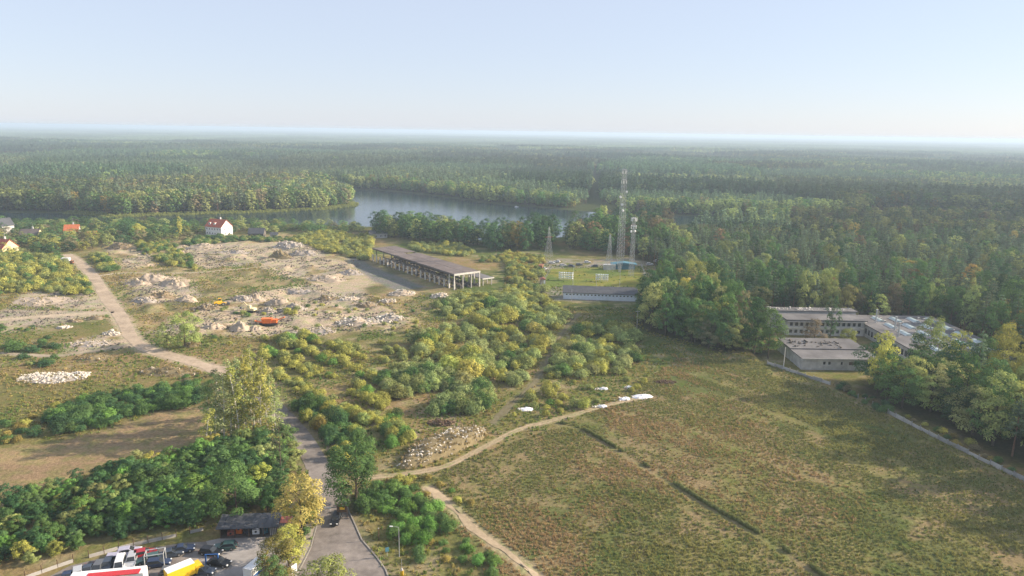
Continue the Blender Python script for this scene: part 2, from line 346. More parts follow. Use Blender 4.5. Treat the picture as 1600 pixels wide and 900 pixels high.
gme = np_mesh('ground', np.stack([GX, GY, GH], -1).reshape(-1, 3), quads, 'ground', {'gcol': ('POINT', 'FLOAT_COLOR', gc4)})
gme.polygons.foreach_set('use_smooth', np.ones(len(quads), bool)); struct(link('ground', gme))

# water
m, n, out = new_mat('lake_water'); b = N(n, 'ShaderNodeBsdfPrincipled', i={'Base Color': (.012, .03, .035, 1), 'Roughness': .12, 'IOR': 1.33})
geo = N(n, 'ShaderNodeNewGeometry'); na = N(n, 'ShaderNodeTexNoise', i={'Scale': .35, 'Detail': 3.}); n.links.new(geo.outputs['Position'], na.inputs['Vector'])
bp = N(n, 'ShaderNodeBump', i={'Strength': .45, 'Distance': .3}); n.links.new(na.outputs['Fac'], bp.inputs['Height']); n.links.new(bp.outputs[0], b.inputs['Normal'])
n.links.new(b.outputs[0], out.inputs[0]); M['water'] = m
WATER_Z = -1.5
struct(MB().add([(-1100, 420, WATER_Z), (1400, 420, WATER_Z), (1400, 1100, WATER_Z), (-1100, 1100, WATER_Z)], [(0, 1, 2, 3)]).build('lake_water', 'water'))

# roads and tracks as ribbons lying on the land
def ribbon(name, line, width, mat, lift, ragged=0., seed=0, cross=4):
    line = np.asarray(line); width = np.broadcast_to(width, (len(line),)); t = np.gradient(line, axis=0); t /= np.linalg.norm(t, axis=1)[:, None]; nn = np.c_[t[:, 1], -t[:, 0]]
    v = []
    for k in range(cross + 1):
        u = k / cross * 2 - 1
        e = ragged * (fbm(np.arange(len(line)) * 1., np.full(len(line), 9. * k), 4, seed + k, 3) - .5) * (1 if k in (0, cross) else .2)
        p = line + nn * (u * width / 2 + e)[:, None]; v.append(np.c_[p, ground_z(p[:, 0], p[:, 1]) + lift])
    v = np.stack(v, 1); L = len(line); ii = np.arange(L * (cross + 1)).reshape(L, cross + 1)
    q = np.stack([ii[:-1, :-1], ii[:-1, 1:], ii[1:, 1:], ii[1:, :-1]], -1).reshape(-1, 4)
    return link(name, np_mesh(name, v.reshape(-1, 3), q, mat))
def soil_mat(name, col, sc=.8, lo=.66, hi=1.26):
    m, n, out = new_mat(name); b = N(n, 'ShaderNodeBsdfDiffuse'); geo = N(n, 'ShaderNodeNewGeometry')
    na = N(n, 'ShaderNodeTexNoise', i={'Scale': sc, 'Detail': 7., 'Roughness': .7}); nb = N(n, 'ShaderNodeTexNoise', i={'Scale': sc * .15, 'Detail': 4.})
    for q in (na, nb): n.links.new(geo.outputs['Position'], q.inputs['Vector'])
    ad = N(n, 'ShaderNodeMath', operation='ADD'); n.links.new(na.outputs['Fac'], ad.inputs[0]); n.links.new(nb.outputs['Fac'], ad.inputs[1])
    ra = N(n, 'ShaderNodeMapRange', i={'From Min': .7, 'From Max': 1.3, 'To Min': lo, 'To Max': hi}); n.links.new(ad.outputs[0], ra.inputs['Value'])
    s1 = N(n, 'ShaderNodeVectorMath', operation='SCALE'); s1.inputs[0].default_value = col; n.links.new(ra.outputs[0], s1.inputs['Scale']); n.links.new(s1.outputs[0], b.inputs[0])
    n.links.new(b.outputs[0], out.inputs[0]); return m
M['asphalt'] = soil_mat('worn_asphalt', (.22, .195, .175), .5, .5, 1.4); M['paving'] = soil_mat('paving', (.33, .29, .24), 1.2); M['kerb'] = plain('kerb_stone', (.27, .25, .22), .9, var=.2)
M['yard'] = soil_mat('yard_concrete', (.30, .28, .26), .4)
struct(ribbon('asphalt_road', ROAD, ROADW, 'asphalt', .05, .5, 3, 6))
for k in TRACKS:
    px, wd, col = TRACKS[k]; M[k] = soil_mat(k + '_soil', col)
    if k in ('field_track',):      # two wheel ruts
        t = np.gradient(TR[k], axis=0); t /= np.linalg.norm(t, axis=1)[:, None]; nn = np.c_[t[:, 1], -t[:, 0]]
        for s in (-1, 1): struct(ribbon('dirt_track', TR[k] + nn * s * .62, .45, k, .06, .5, 5 + s, 2))
    elif wd > 1.4: struct(ribbon('dirt_track' if k != 'dirt_road' else 'dirt_road', TR[k], wd * (.8 if wd > 4 else .55), k, .06, 1.8, 7, 4))

# ------------------------------------------------------------------ plants
def leaf_quads(c, nrm, size, rng, aspect=1.0):
    """one folded rhombus of leaf spray for each centre"""
    n = len(c); nrm = nrm / (np.linalg.norm(nrm, axis=1)[:, None] + 1e-9)
    r = rng.normal(size=(n, 3)); t = np.cross(nrm, r); t /= np.linalg.norm(t, axis=1)[:, None] + 1e-9; b = np.cross(nrm, t)
    s = size[:, None]; v = np.stack([c - t * s * .5 * aspect, c - b * s * .42 + nrm * s * .08, c + t * s * .5 * aspect, c + b * s * .42 - nrm * s * .08], 1)
    return v.reshape(-1, 3), np.arange(n * 4).reshape(-1, 4)
def clump_leaves(cent, rad, per, size, rng, core=np.zeros(3), up=.35, flat=.8):
    C, Nn, L, Z = [], [], [], []
    for c, r in zip(cent, rad):
        k = max(5, int(per * (r * r)))
        d = rng.normal(size=(k, 3)); d /= np.linalg.norm(d, axis=1)[:, None]
        d[:, 2] = np.where(d[:, 2] < -.35, -d[:, 2] * .6, d[:, 2])
        q = d * (r * (.74 + .32 * rng.random((k, 1)))); q[:, 2] *= flat
        C.append(c + q); o = (c - core); o = o / (np.linalg.norm(o) + 1e-6)
        Nn.append(d + .5 * o + np.array([0, 0, up]) + rng.normal(size=(k, 3)) * .28); L.append(np.clip(rng.random() * .55 + rng.random(k) * .45, 0, 1)); Z.append(size * (.7 + .6 * rng.random(k)))
    return np.vstack(C), np.vstack(Nn), np.concatenate(L), np.concatenate(Z)
def leaf_mesh(name, parts, mat, rng):
    C, Nn, L, Z = parts; v, q = leaf_quads(C, Nn, Z, rng)
    return np_mesh(name, v, q, mat, {'lv': ('POINT', 'FLOAT', np.repeat(L, 4).astype(np.float32))})
def limb(mb, p0, p1, r0, r1, n=5): mb.tube(p0, p1, r0, r1, n)
# every maker returns (trunk MB, leaf parts) for a plant one unit of its own real size
def broadleaf(seed, h=16., w=10., leaf=.5, per=26, dense=1.):
    rng = np.random.default_rng(seed); mb = MB(); th = h * .28
    lean = rng.normal(size=2) * .25; limb(mb, (0, 0, -.3), (lean[0], lean[1], th), .30 * h / 16, .22 * h / 16, 7)
    limb(mb, (lean[0], lean[1], th), (lean[0] * 1.5, lean[1] * 1.5, h * .8), .2 * h / 16, .05, 6)
    nc = int(34 * dense); cent, rad = [], []
    lobes = rng.normal(size=(5, 2)) * w * .13
    for k in range(nc):
        z = h * (.12 + .88 * ((k + rng.random()) / nc)); u = (z / h - .12) / .88
        prof = math.sin(math.pi * (u * .82 + .12)) ** .7
        a = k * 2.4 + rng.random() * .9; rr = w * .5 * prof * (.45 + .5 * math.sqrt(rng.random())); lb = lobes[k % 5]
        r = w * (.115 + .085 * rng.random()) * (.65 + .45 * prof); zz = min(z, h - r * .6)
        cent.append(np.array([lean[0] + rr * math.cos(a) + lb[0] * prof, lean[1] + rr * math.sin(a) + lb[1] * prof, zz])); rad.append(r)
        if k % 3 == 0: limb(mb, (lean[0], lean[1], max(th, zz - rr * .8)), tuple(cent[-1]), .09 * h / 16, .03, 4)
    return mb, clump_leaves(cent, rad, per, leaf, rng, np.array([0, 0, h * .45])) + (rng,)
def pine(seed, h=20., w=5.6, leaf=.55, per=24):
    rng = np.random.default_rng(seed); mb = MB(); lean = rng.normal(size=2) * .2
    limb(mb, (0, 0, -.3), (lean[0], lean[1], h * .96), .24, .04, 6); cent, rad = [], []; z = h * (.40 + .1 * rng.random())
    while z < h * .97:
        u = (z / h - .4) / .6; rr = w * .5 * (1 - u) ** 1.0 * (.8 + .4 * rng.random()) + .25; nb = 4 + int(rng.random() * 2) if u < .8 else 3; a0 = rng.random() * 6.3
        for j in range(nb):
            a = a0 + j * 6.283 / nb + rng.normal() * .25; q = rr * (.55 + .4 * rng.random()); e = np.array([lean[0] + q * math.cos(a), lean[1] + q * math.sin(a), z + q * .22])
            cent.append(e); rad.append(.55 + .55 * (1 - u) + .25 * rng.random())
            if j % 2 == 0: limb(mb, (lean[0] * z / h, lean[1] * z / h, z), tuple(e), .05, .02, 3)
        z += h * (.055 + .025 * rng.random())
    cent.append(np.array([lean[0], lean[1], h * .97])); rad.append(.6)
    return mb, clump_leaves(cent, rad, per, leaf, rng, np.array([0, 0, h * .6]), .5, .6) + (rng,)
def birch(seed, h=20., w=6.2, leaf=.34):
    rng = np.random.default_rng(seed); mb = MB(); p = np.array([0, 0, -.3]); r = .19; pts = [p]; d = np.array([rng.normal() * .04, rng.normal() * .04, 1.])
    for k in range(7):
        q = p + d * h / 7; limb(mb, p, q, r, r * .8, 6); r *= .8; p = q; d = d + np.array([rng.normal() * .03, rng.normal() * .03, 0]); pts.append(p)
    cent, rad = [], []
    for k in range(46):
        z = h * (.14 + .86 * k / 46); i = min(6, int(z / h * 7)); b = pts[i] + (pts[i + 1] - pts[i]) * (z / h * 7 - i)
        a = rng.random() * 6.283; u = (z / h - .14) / .86; rr = w * .5 * (1 - u * .75) * (.3 + .7 * rng.random()); e = b + np.array([rr * math.cos(a), rr * math.sin(a), rr * .45])
        limb(mb, b, e, .05, .015, 3); cent.append(e + np.array([0, 0, -.4])); rad.append(.55 + .45 * rng.random())
    return mb, clump_leaves(cent, rad, 46, leaf, rng, np.array([0, 0, h * .5]), .1, 1.35) + (rng,)
def bare_tree(seed, h=13.):
    rng = np.random.default_rng(seed); mb = MB(); cent, rad = [], []
    limb(mb, (0, 0, -.3), (0, 0, h), .18, .03, 6)
    for k in range(40):
        z = h * (.2 + .75 * rng.random()); a = rng.random() * 6.283; q = (h - z) * .32 + .5; e = np.array([q * math.cos(a), q * math.sin(a), z + q * .8]); limb(mb, (0, 0, z), e, .045, .012, 3)
        for j in range(3): limb(mb, e * .7 + np.array([0, 0, z * .3]), e + rng.normal(size=3) * .8, .02, .008, 3)
        if k % 2: cent.append(e); rad.append(.4 + .3 * rng.random())
    return mb, clump_leaves(cent, rad, 14, .3, rng, np.array([0, 0, h * .5])) + (rng,)
def shrub(seed, w=4., h=3., leaf=.36, per=30, spiky=0.):
    rng = np.random.default_rng(seed); mb = MB(); cent, rad = [], []; nc = 15
    for k in range(nc):
        a = k * 2.4 + rng.random(); q = w * .5 * math.sqrt((k + .5) / nc) * .8; r = w * (.13 + .09 * rng.random()); top = h * (1 - .55 * (q / (w * .5)) ** 2) * (.75 + .3 * rng.random())
        e = np.array([q * math.cos(a), q * math.sin(a), max(r * .5, top - r)]); cent.append(e); rad.append(r)
        if e[2] > r * 1.6: cent.append(e * np.array([1.05, 1.05, .45])); rad.append(r)
        limb(mb, (q * .2 * math.cos(a), q * .2 * math.sin(a), -.1), tuple(e), .05, .02, 3)
    C, Nn, L, Z = clump_leaves(cent, rad, per, leaf, rng, np.array([0, 0, h * .2]), .4, 1. + spiky)
    C[:, 2] = np.maximum(C[:, 2], .05)
    return mb, (C, Nn, L, Z, rng)
def tuft(seed, h=.8, w=.9, nb=18):
    rng = np.random.default_rng(seed); vs, L = [], []
    for k in range(nb):
        a = rng.random() * 6.283; q = w * .5 * rng.random(); o = np.array([q * math.cos(a), q * math.sin(a), -.03]); hh = h * (.55 + .5 * rng.random()); b = rng.random() * 6.283
        s = .10 + .10 * rng.random(); t = np.array([math.cos(b) * s, math.sin(b) * s, 0]); tip = o + np.array([rng.normal() * .2, rng.normal() * .2, hh])
        vs += [o - t * .4, o + t * .4, (o + tip) / 2 + t + np.array([0, 0, hh * .1]), tip]; L += [rng.random()] * 4
    return np.array(vs), np.arange(nb * 4).reshape(-1, 4), np.array(L, np.float32)
def split_meshes(name, mb, parts, bark):
    C, Nn, L, Z, rng = parts
    return mb.mesh(name + '_trunk', bark), leaf_mesh(name + '_crown', (C, Nn, L, Z), 'leaf_o', rng)
def joined_mesh(name, mb, parts, bark, leafmat='leaf_i'):
    C, Nn, L, Z, rng = parts; v, q = leaf_quads(C, Nn, Z, rng); me = bpy.data.meshes.new(name); o = len(v)
    faces = [tuple(x) for x in q.tolist()] + [tuple(i + o for i in f) for f in (mb.f if mb else [])]
    me.from_pydata(v.tolist() + (mb.v if mb else []), [], faces); me.materials.append(M[leafmat]); me.materials.append(M[bark])
    mi = np.zeros(len(faces), np.int32); mi[len(q):] = 1; me.polygons.foreach_set('material_index', mi)
    a = me.attributes.new('lv', 'FLOAT', 'POINT'); l = np.zeros(len(me.vertices), np.float32); l[:o] = np.repeat(L, 4); a.data.foreach_set('value', l); return me
# the kinds, near (split into trunk and crown) and scattered (one mesh)
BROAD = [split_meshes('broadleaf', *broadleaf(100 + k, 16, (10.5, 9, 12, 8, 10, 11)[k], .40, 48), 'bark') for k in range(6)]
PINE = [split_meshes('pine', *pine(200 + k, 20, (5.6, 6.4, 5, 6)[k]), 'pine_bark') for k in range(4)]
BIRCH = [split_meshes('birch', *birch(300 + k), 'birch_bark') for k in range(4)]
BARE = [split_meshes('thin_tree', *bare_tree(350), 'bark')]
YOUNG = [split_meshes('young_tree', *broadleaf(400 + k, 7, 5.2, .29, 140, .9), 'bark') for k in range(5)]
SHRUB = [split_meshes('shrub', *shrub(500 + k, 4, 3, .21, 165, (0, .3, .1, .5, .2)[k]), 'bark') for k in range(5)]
def source_collection(name, meshes):
    c = bpy.data.collections.new(name)
    for k, me in enumerate(meshes): c.objects.link(bpy.data.objects.new('%s_%02d' % (name, k), me))
    return c
def lowpoly(maker, seed, **kw): return maker(seed, **kw)
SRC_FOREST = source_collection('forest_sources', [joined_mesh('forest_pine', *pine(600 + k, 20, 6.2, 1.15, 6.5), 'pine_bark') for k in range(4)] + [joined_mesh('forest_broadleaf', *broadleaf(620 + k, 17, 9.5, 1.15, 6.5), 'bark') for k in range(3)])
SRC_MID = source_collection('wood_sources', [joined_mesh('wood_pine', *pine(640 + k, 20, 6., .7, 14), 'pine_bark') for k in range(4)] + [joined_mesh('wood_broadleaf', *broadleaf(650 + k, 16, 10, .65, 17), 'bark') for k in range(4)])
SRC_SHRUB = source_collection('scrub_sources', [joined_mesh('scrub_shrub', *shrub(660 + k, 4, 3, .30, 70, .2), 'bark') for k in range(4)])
tm = []
for k in range(6):
    v, q, L = tuft(700 + k, (.8, 1.0, .6, .9, 1.2, .5)[k], (.9, .8, 1.1, 1.0, .9, 1.2)[k]); tm.append(np_mesh('weed_tuft', v, q, 'leaf_i', {'lv': ('POINT', 'FLOAT', L)}))
SRC_TUFT = source_collection('weed_sources', tm)
# a block of canopy, 80 m across, for the woods beyond three kilometres
def canopy_block(seed):
    rng = np.random.default_rng(seed); vs, fs, L = [], [], []
    for i in range(11):
        for j in range(11):
            x, y = (i - 5 + rng.normal() * .25) * 7.6, (j - 5 + rng.normal() * .25) * 7.6; h = 15 + 5 * rng.random(); r = 3.4 + 1.2 * rng.random(); l = rng.random(); o = len(vs); a0 = rng.random() * 6
            ring = [(x + r * (.9 + .3 * rng.random()) * math.cos(a0 + k * 1.2566), y + r * math.sin(a0 + k * 1.2566), h * (.62 + .08 * rng.random())) for k in range(5)]
            low = [(x + (p[0] - x) * .8, y + (p[1] - y) * .8, h * .1) for p in ring]
            vs += [(x + rng.normal() * .4, y + rng.normal() * .4, h)] + ring + low
            for k in range(5): fs += [(o, o + 1 + k, o + 1 + (k + 1) % 5), (o + 1 + k, o + 6 + k, o + 6 + (k + 1) % 5), (o + 1 + k, o + 6 + (k + 1) % 5, o + 1 + (k + 1) % 5)]
            L += [l] * 11
    return np_mesh('canopy_block', np.array(vs), np.array(fs), 'leaf_i', {'lv': ('POINT', 'FLOAT', np.array(L, np.float32))})
SRC_BLOCK = source_collection('canopy_sources', [canopy_block(800 + k) for k in range(4)])

def scatter(name, src, pos, scl, rot, idx, col, label=None, cat=None):
    """one stuff object that sets copies of its source meshes on its own points"""
    n_ = len(pos); me = bpy.data.meshes.new(name); me.vertices.add(n_); me.vertices.foreach_set('co', np.asarray(pos, np.float32).ravel())
    for an, typ, arr, key in (('scl', 'FLOAT_VECTOR', scl, 'vector'), ('rot', 'FLOAT_VECTOR', rot, 'vector'), ('idx', 'INT', idx, 'value'), ('col', 'FLOAT_COLOR', col, 'color')):
        a = me.attributes.new(an, typ, 'POINT'); a.data.foreach_set(key, np.asarray(arr, np.int32 if typ == 'INT' else np.float32).ravel())
    o = link(name, me); g = bpy.data.node_groups.new(name, 'GeometryNodeTree')
    g.interface.new_socket('Geometry', in_out='INPUT', socket_type='NodeSocketGeometry'); g.interface.new_socket('Geometry', in_out='OUTPUT', socket_type='NodeSocketGeometry')
    gi, go = g.nodes.new('NodeGroupInput'), g.nodes.new('NodeGroupOutput'); ip = g.nodes.new('GeometryNodeInstanceOnPoints'); ci = g.nodes.new('GeometryNodeCollectionInfo')
    ci.inputs[0].default_value = src; ci.inputs['Separate Children'].default_value = True; ci.inputs['Reset Children'].default_value = True
    mp = g.nodes.new('GeometryNodeMeshToPoints'); g.links.new(gi.outputs[0], mp.inputs[0]); g.links.new(mp.outputs[0], ip.inputs['Points'])
    g.links.new(ci.outputs[0], ip.inputs['Instance']); ip.inputs['Pick Instance'].default_value = True
    for an, dt, sock in (('idx', 'INT', 'Instance Index'), ('rot', 'FLOAT_VECTOR', 'Rotation'), ('scl', 'FLOAT_VECTOR', 'Scale')):
        na = g.nodes.new('GeometryNodeInputNamedAttribute'); na.data_type = dt; na.inputs[0].default_value = an
        g.links.new(na.outputs[0], ip.inputs[sock])
    g.links.new(ip.outputs[0], go.inputs[0]); md = o.modifiers.new('scatter', 'NODES'); md.node_group = g
    return tag(o, label, cat, kind='stuff')
def rot_z(n_, tilt=.05): return np.c_[RNG.normal(size=(n_, 2)) * tilt, RNG.random(n_) * 6.283]
def rgba(c): return np.c_[np.clip(c, .004, 1), np.ones(len(c))]
def jit_grid(x0, x1, y0, y1, st):
    X, Y = np.meshgrid(np.arange(x0, x1, st), np.arange(y0, y1, st)); X = X.ravel() + (RNG.random(X.size) - .5) * st * .95; Y = Y.ravel() + (RNG.random(Y.size) - .5) * st * .95; return X, Y
PAL = dict(yg=(.185, .185, .046), ol=(.135, .155, .054), gr=(.054, .096, .030), dk=(.032, .066, .027), gg=(.145, .172, .066), au=(.150, .122, .036), bg=(.072, .135, .032), rd=(.105, .075, .042), pn=(.066, .092, .052), br=(.105, .092, .05))
PAL = {k: tuple(2.05 * c for c in v) for k, v in PAL.items()}
PNAME = dict(yg='yellow-green', ol='olive-green', gr='mid-green', dk='dark green', gg='grey-green', au='yellowed autumn', bg='bright green', rd='reddish autumn', pn='blue-green', br='brownish')

# ------------------------------------------------------------------ woods
def stand(x, y, cell=240., s=5):
    """which forest stand a point belongs to: returns four random numbers of that stand"""
    wx = x + 50 * (fbm(x, y, 160, 301) - .5); wy = y + 50 * (fbm(x, y, 160, 302) - .5)
    ix, iy = np.floor(wx / cell), np.floor(wy / cell); best = np.full(x.shape, 1e18); out = np.zeros(x.shape + (4,))
    for dx in (-1, 0, 1):
        for dy in (-1, 0, 1):
            jx, jy = ix + dx, iy + dy; px, py = (jx + _hash(jx, jy, s)) * cell, (jy + _hash(jx, jy, s + 1)) * cell; d = (px - wx) ** 2 + (py - wy) ** 2; b = d < best
            best = np.where(b, d, best)
            for k in range(4): out[..., k] = np.where(b, _hash(jx, jy, s + 2 + k), out[..., k])
    return out
def forest_colour(x, y, broad, st):
    n_ = len(x); c = np.where(broad[:, None], np.array(PAL['ol']), np.array(PAL['pn'])); k = RNG.random(n_)
    c = np.where((broad & (k < .30))[:, None], np.array(PAL['gr']), c); c = np.where((broad & (k > .97))[:, None], np.array(PAL['au']) * .75, c); c = np.where((broad & (k > .90) & (k < .97))[:, None], np.array(PAL['br']), c)
    c = c * (.62 + .76 * st[:, 1:2]) * (.74 + .52 * RNG.random((n_, 1))); c[:, 0] *= .82 + .26 * st[:, 2]; return c
X, Y = jit_grid(-1300, 1300, 560, 1500, 5.6); k = np.abs(X) < .80 * Y + 70; X, Y = X[k], Y[k]
X2, Y2 = jit_grid(-2600, 2600, 1500, 3200, 8.2); k = np.abs(X2) < .80 * Y2 + 70; X, Y = np.r_[X, X2[k]], np.r_[Y, Y2[k]]
sl = sdist(LAKE, X, Y); meadow = np.minimum(sdist(P((895, 322), (940, 318), (985, 324), (960, 331), (905, 328)), X, Y), sdist(P((918, 320), (928, 262), (935, 262), (940, 320)), X, Y))
k = (sl > 5) & (meadow > 0) & ~((Y < 760) & (sl < 60) & (Y < 640) & (X > -150)); X, Y, sl = X[k], Y[k], sl[k]
near_side = (Y < 700) & (sdist(P((-500, 322), (478, 288), (560, 312), (552, 321), (200, 337), (-500, 330)), X, Y) > 40) & (X < 60)
X, Y, sl = X[~near_side], Y[~near_side], sl[~near_side]
st = stand(X, Y); hs = .62 + .5 * st[:, 0]; k = st[:, 0] > .07; X, Y, sl, st, hs = X[k], Y[k], sl[k], st[k], hs[k]
shore = sl < 28; hs = np.where(shore, np.maximum(hs, .85), hs); pen = (sdist(P((-500, 322), (478, 288), (560, 312), (552, 321), (200, 337), (-500, 330)), X, Y) < 3); hs = np.where(pen, 1.0, hs)
broad = RNG.random(len(X)) < np.where(shore, .75, np.where(pen, .55, .10 + .45 * (st[:, 3] > .78)))
sc = hs * (.66 + .56 * RNG.random(len(X))); wd = sc * np.where(Y > 1500, 1.45, 1.08); k_ = np.where(broad, 4 + RNG.integers(0, 3, len(X)), RNG.integers(0, 4, len(X)))
cc = forest_colour(X, Y, broad, st); cc = np.where(pen[:, None], cc * np.array([.95, .92, .95]), cc)
scatter('distant_forest', SRC_FOREST, np.c_[X, Y, ground_z(X, Y) - .2], np.c_[wd, wd, sc], rot_z(len(X)), k_, rgba(cc), 'endless pine forest stretching from the lake to the horizon', 'forest')
X, Y = jit_grid(-13000, 13000, 3160, 16400, 72.); k = np.abs(X) < .80 * Y + 100; X, Y = X[k], Y[k]; st = stand(X, Y, 420., 60); k = st[:, 0] > .06; X, Y, st = X[k], Y[k], st[k]
sc = .7 + .45 * st[:, 0]; scatter('horizon_woods', SRC_BLOCK, np.c_[X, Y, -1 + 0 * X], np.c_[1 + 0 * X, 1 + 0 * X, sc], np.c_[0 * X, 0 * X, RNG.integers(0, 4, len(X)) * 1.5708], RNG.integers(0, 4, len(X)), rgba(np.array(PAL['pn']) * 1.05 * (.75 + .5 * st[:, 1:2])), 'hazy blue-green woods along the horizon', 'woods')

BUILT = [(96, 182, 227, 291), (-92, -4, 336, 424), (20, 62, 316, 338)]
def clear_of(x, y, r=0., tracks=True, pad=0.):
    ok = np.ones(x.shape, bool)
    for (x0, x1, y0, y1) in BUILT: ok &= ~((x > x0 - r) & (x < x1 + r) & (y > y0 - r) & (y < y1 + r))
    if tracks:
        ok &= ldist(ROAD, x, y) > np.interp(y, ROAD[:, 1], ROADW) * .5 + .6 + r * .5 + pad
        for k in TRACKS: ok &= ldist(TR[k], x, y) > TRACKS[k][1] * .5 + .2 + r * .45
    return ok
def plant(name, kinds, x, y, h, wdt, base_h, base_w, pal, label, cat, group, tint=None, parts=('trunk', 'crown'), which=None):
    """one plant of its own: an Empty at its foot with trunk and crown"""
    k = random.randrange(len(kinds)) if which is None else which; fac = .7 + .6 * random.random()
    if group:
        hh = h / base_h; label = ('pale ' if fac > 1.12 and not label.startswith('dark') else 'dull ' if fac < .86 else '') + ('tall ' if hh > 1.08 and 'tall' not in label else 'short ' if hh < .82 and 'tall' not in label else '') + label
    o = thing(name, (x, y, ground_z(x, y)), random.random() * 6.283, label, cat, group); s = wdt / base_w; o.scale = (s, s, h / base_h)
    c = np.array(PAL[pal]) * fac * (1 if tint is None else np.array(tint)); c = c * (1 + (np.random.default_rng(int(abs(x * 97 + y * 31))).random(3) - .5) * .16)
    for nm, me in zip(parts, kinds[k]):
        p = link(nm, me, o); p.color = (c[0], c[1], c[2], 1)
    return o
def pick(w_): return random.choices(list(w_), list(w_.values()))[0]
TREES = []   # (x, y, height, width, palette, kind, place, group)
def zone_trees(poly, st, hr, wr, pal, pines, place, group, clear=True):
    x0, y0 = poly.min(0); x1, y1 = poly.max(0); X, Y = jit_grid(x0, x1, y0, y1, st); k = sdist(poly, X, Y) < 0; X, Y = X[k], Y[k]
    if clear: k = clear_of(X, Y, 3.); X, Y = X[k], Y[k]
    for x, y in zip(X, Y):
        pn = random.random() < pines
        if random.random() < .1: continue
        h = random.uniform(hr[0] * .85, hr[1] * 1.08) * (.85 + .3 * vnoise(np.array(x / 25), np.array(y / 25), 3))
        TREES.append((x, y, h, random.uniform(*wr) * (.62 if pn else 1), 'pn' if pn else pick(pal), 'pine' if pn else 'broad', place, group))
# woods right of the wall, then behind the derelict works, then the deep wood up to the lake
zone_trees(np.array([(113, 207), (119, 194), (124, 172), (130, 156), (146, 110), (165, 60), (215, 60), (215, 160), (190, 226), (128, 224)], float), 6.6, (13, 20), (8, 11.5), dict(gr=4, ol=3, dk=2, yg=1.2, au=.8, br=.4), .08, 'in the wood beyond the concrete wall', 'trees beyond the concrete wall')
zone_trees(np.array([(53, 283), (62, 268), (80, 252), (95, 244), (95, 293), (86, 330), (80, 345), (66, 330), (57, 305)], float), 6.2, (15, 20), (8, 11), dict(dk=3, gr=4, ol=2, br=.8, yg=.4), .0, 'in the clump between the scrub and the derelict works', 'trees between scrub and derelict works')
zone_trees(np.array([(97, 294), (182, 294), (186, 226), (216, 160), (300, 200), (440, 320), (330, 345), (200, 345), (86, 345)], float), 6.4, (15, 21), (7, 10), dict(gr=3, ol=3, dk=3, br=.7, rd=.25, au=.5), .55, 'in the wood behind the derelict works', 'trees behind the derelict works')
zone_trees(np.array([(84, 346), (330, 346), (440, 322), (640, 470), (640, 560), (420, 540), (280, 525), (170, 530), (100, 528), (84, 490), (84, 440), (92, 400)], float), 6.2, (11.5, 15.5), (7, 9.5), dict(gr=3, ol=3, dk=2, rd=.2, au=.3), .80, 'in the deep pine wood reaching to the lake', 'trees of the deep pine wood')
zone_trees(P((1085, 545), (1130, 552), (1212, 556), (1222, 540), (1220, 520), (1085, 520)), 6.0, (9, 14), (7, 9.5), dict(br=3, gr=3, ol=2, dk=2, au=.5), .0, 'in the brownish thicket left of the warehouse', 'trees left of the warehouse')
# the belt of gardens and shore trees
zone_trees(P((-300, 372), (0, 366), (150, 364), (290, 362), (310, 372), (300, 380), (210, 382), (150, 388), (110, 396), (60, 398), (0, 404), (-300, 424)), 8.5, (6, 9.5), (6.5, 9.5), dict(gr=3, ol=3, yg=1.5, dk=1.5, br=1), .03, 'among the gardens by the red roofs', 'garden trees by the red roofs')
zone_trees(P((-300, 353), (0, 351), (150, 350), (310, 351), (420, 352), (560, 354), (575, 362), (450, 366), (360, 366), (290, 364), (150, 364), (0, 362), (-300, 364)), 8., (4.5, 7.5), (6, 8.5), dict(gr=4, ol=2, dk=2, br=.5), .0, 'along the near shore of the lake', 'shore trees by the gardens')
zone_trees(P((580, 360), (640, 358), (700, 366), (765, 380), (768, 388), (720, 386), (660, 380), (600, 374)), 8., (11, 17), (9, 13), dict(dk=3, gr=4, ol=2), .0, 'in the dark clump between the lake and the ruined hall', 'trees between lake and ruined hall')
zone_trees(P((772, 380), (840, 376), (872, 375), (868, 390), (775, 394)), 7.5, (15, 20), (8, 12), dict(dk=4, gr=3, ol=2, au=.4), .0, 'on the lake shore behind the small pylon', 'trees behind the small pylon')
zone_trees(P((900, 368), (950, 364), (1040, 358), (1050, 395), (1010, 402), (880, 390)), 7., (15, 20), (8, 12), dict(dk=5, gr=3, ol=1, br=.8, rd=.4), .1, 'in the dark wood behind the radio masts', 'trees behind the radio masts')
TREES.sort(key=lambda t: t[0] ** 2 + t[1] ** 2)
cnt = dict(pine=0, broad=0); rest = []
pxs, pys = to_px([(t[0], t[1], 0) for t in TREES]); pts_top = to_px([(t[0], t[1], t[2]) for t in TREES])[1]
for t, a, b_, c_ in zip(TREES, pxs, pys, pts_top):
    inside = -20 < a < 1620 and c_ < 895
    if inside and cnt[t[5]] < 290:
        cnt[t[5]] += 1
        if t[5] == 'pine': plant('pine_tree', PINE, t[0], t[1], t[2], t[3], 20, 5.8, 'pn', 'tall blue-green pine tree standing ' + t[6], 'pine tree', t[7] + ', pines')
        else: plant('broadleaf_tree', BROAD, t[0], t[1], t[2], t[3], 16, 10, t[4], PNAME[t[4]] + ' broadleaf tree ' + t[6], 'tree', t[7])
    else: rest.append(t)
R_ = rest; A = np.array([(t[0], t[1], t[2], t[3]) for t in R_]); pn = np.array([t[5] == 'pine' for t in R_])
sc = np.where(pn, A[:, 2] / 20, A[:, 2] / 16); wd = np.where(pn, A[:, 3] / 5.8, A[:, 3] / 10)
cc = np.array([PAL[t[4]] for t in R_]) * (.6 + .8 * RNG.random((len(R_), 1)))
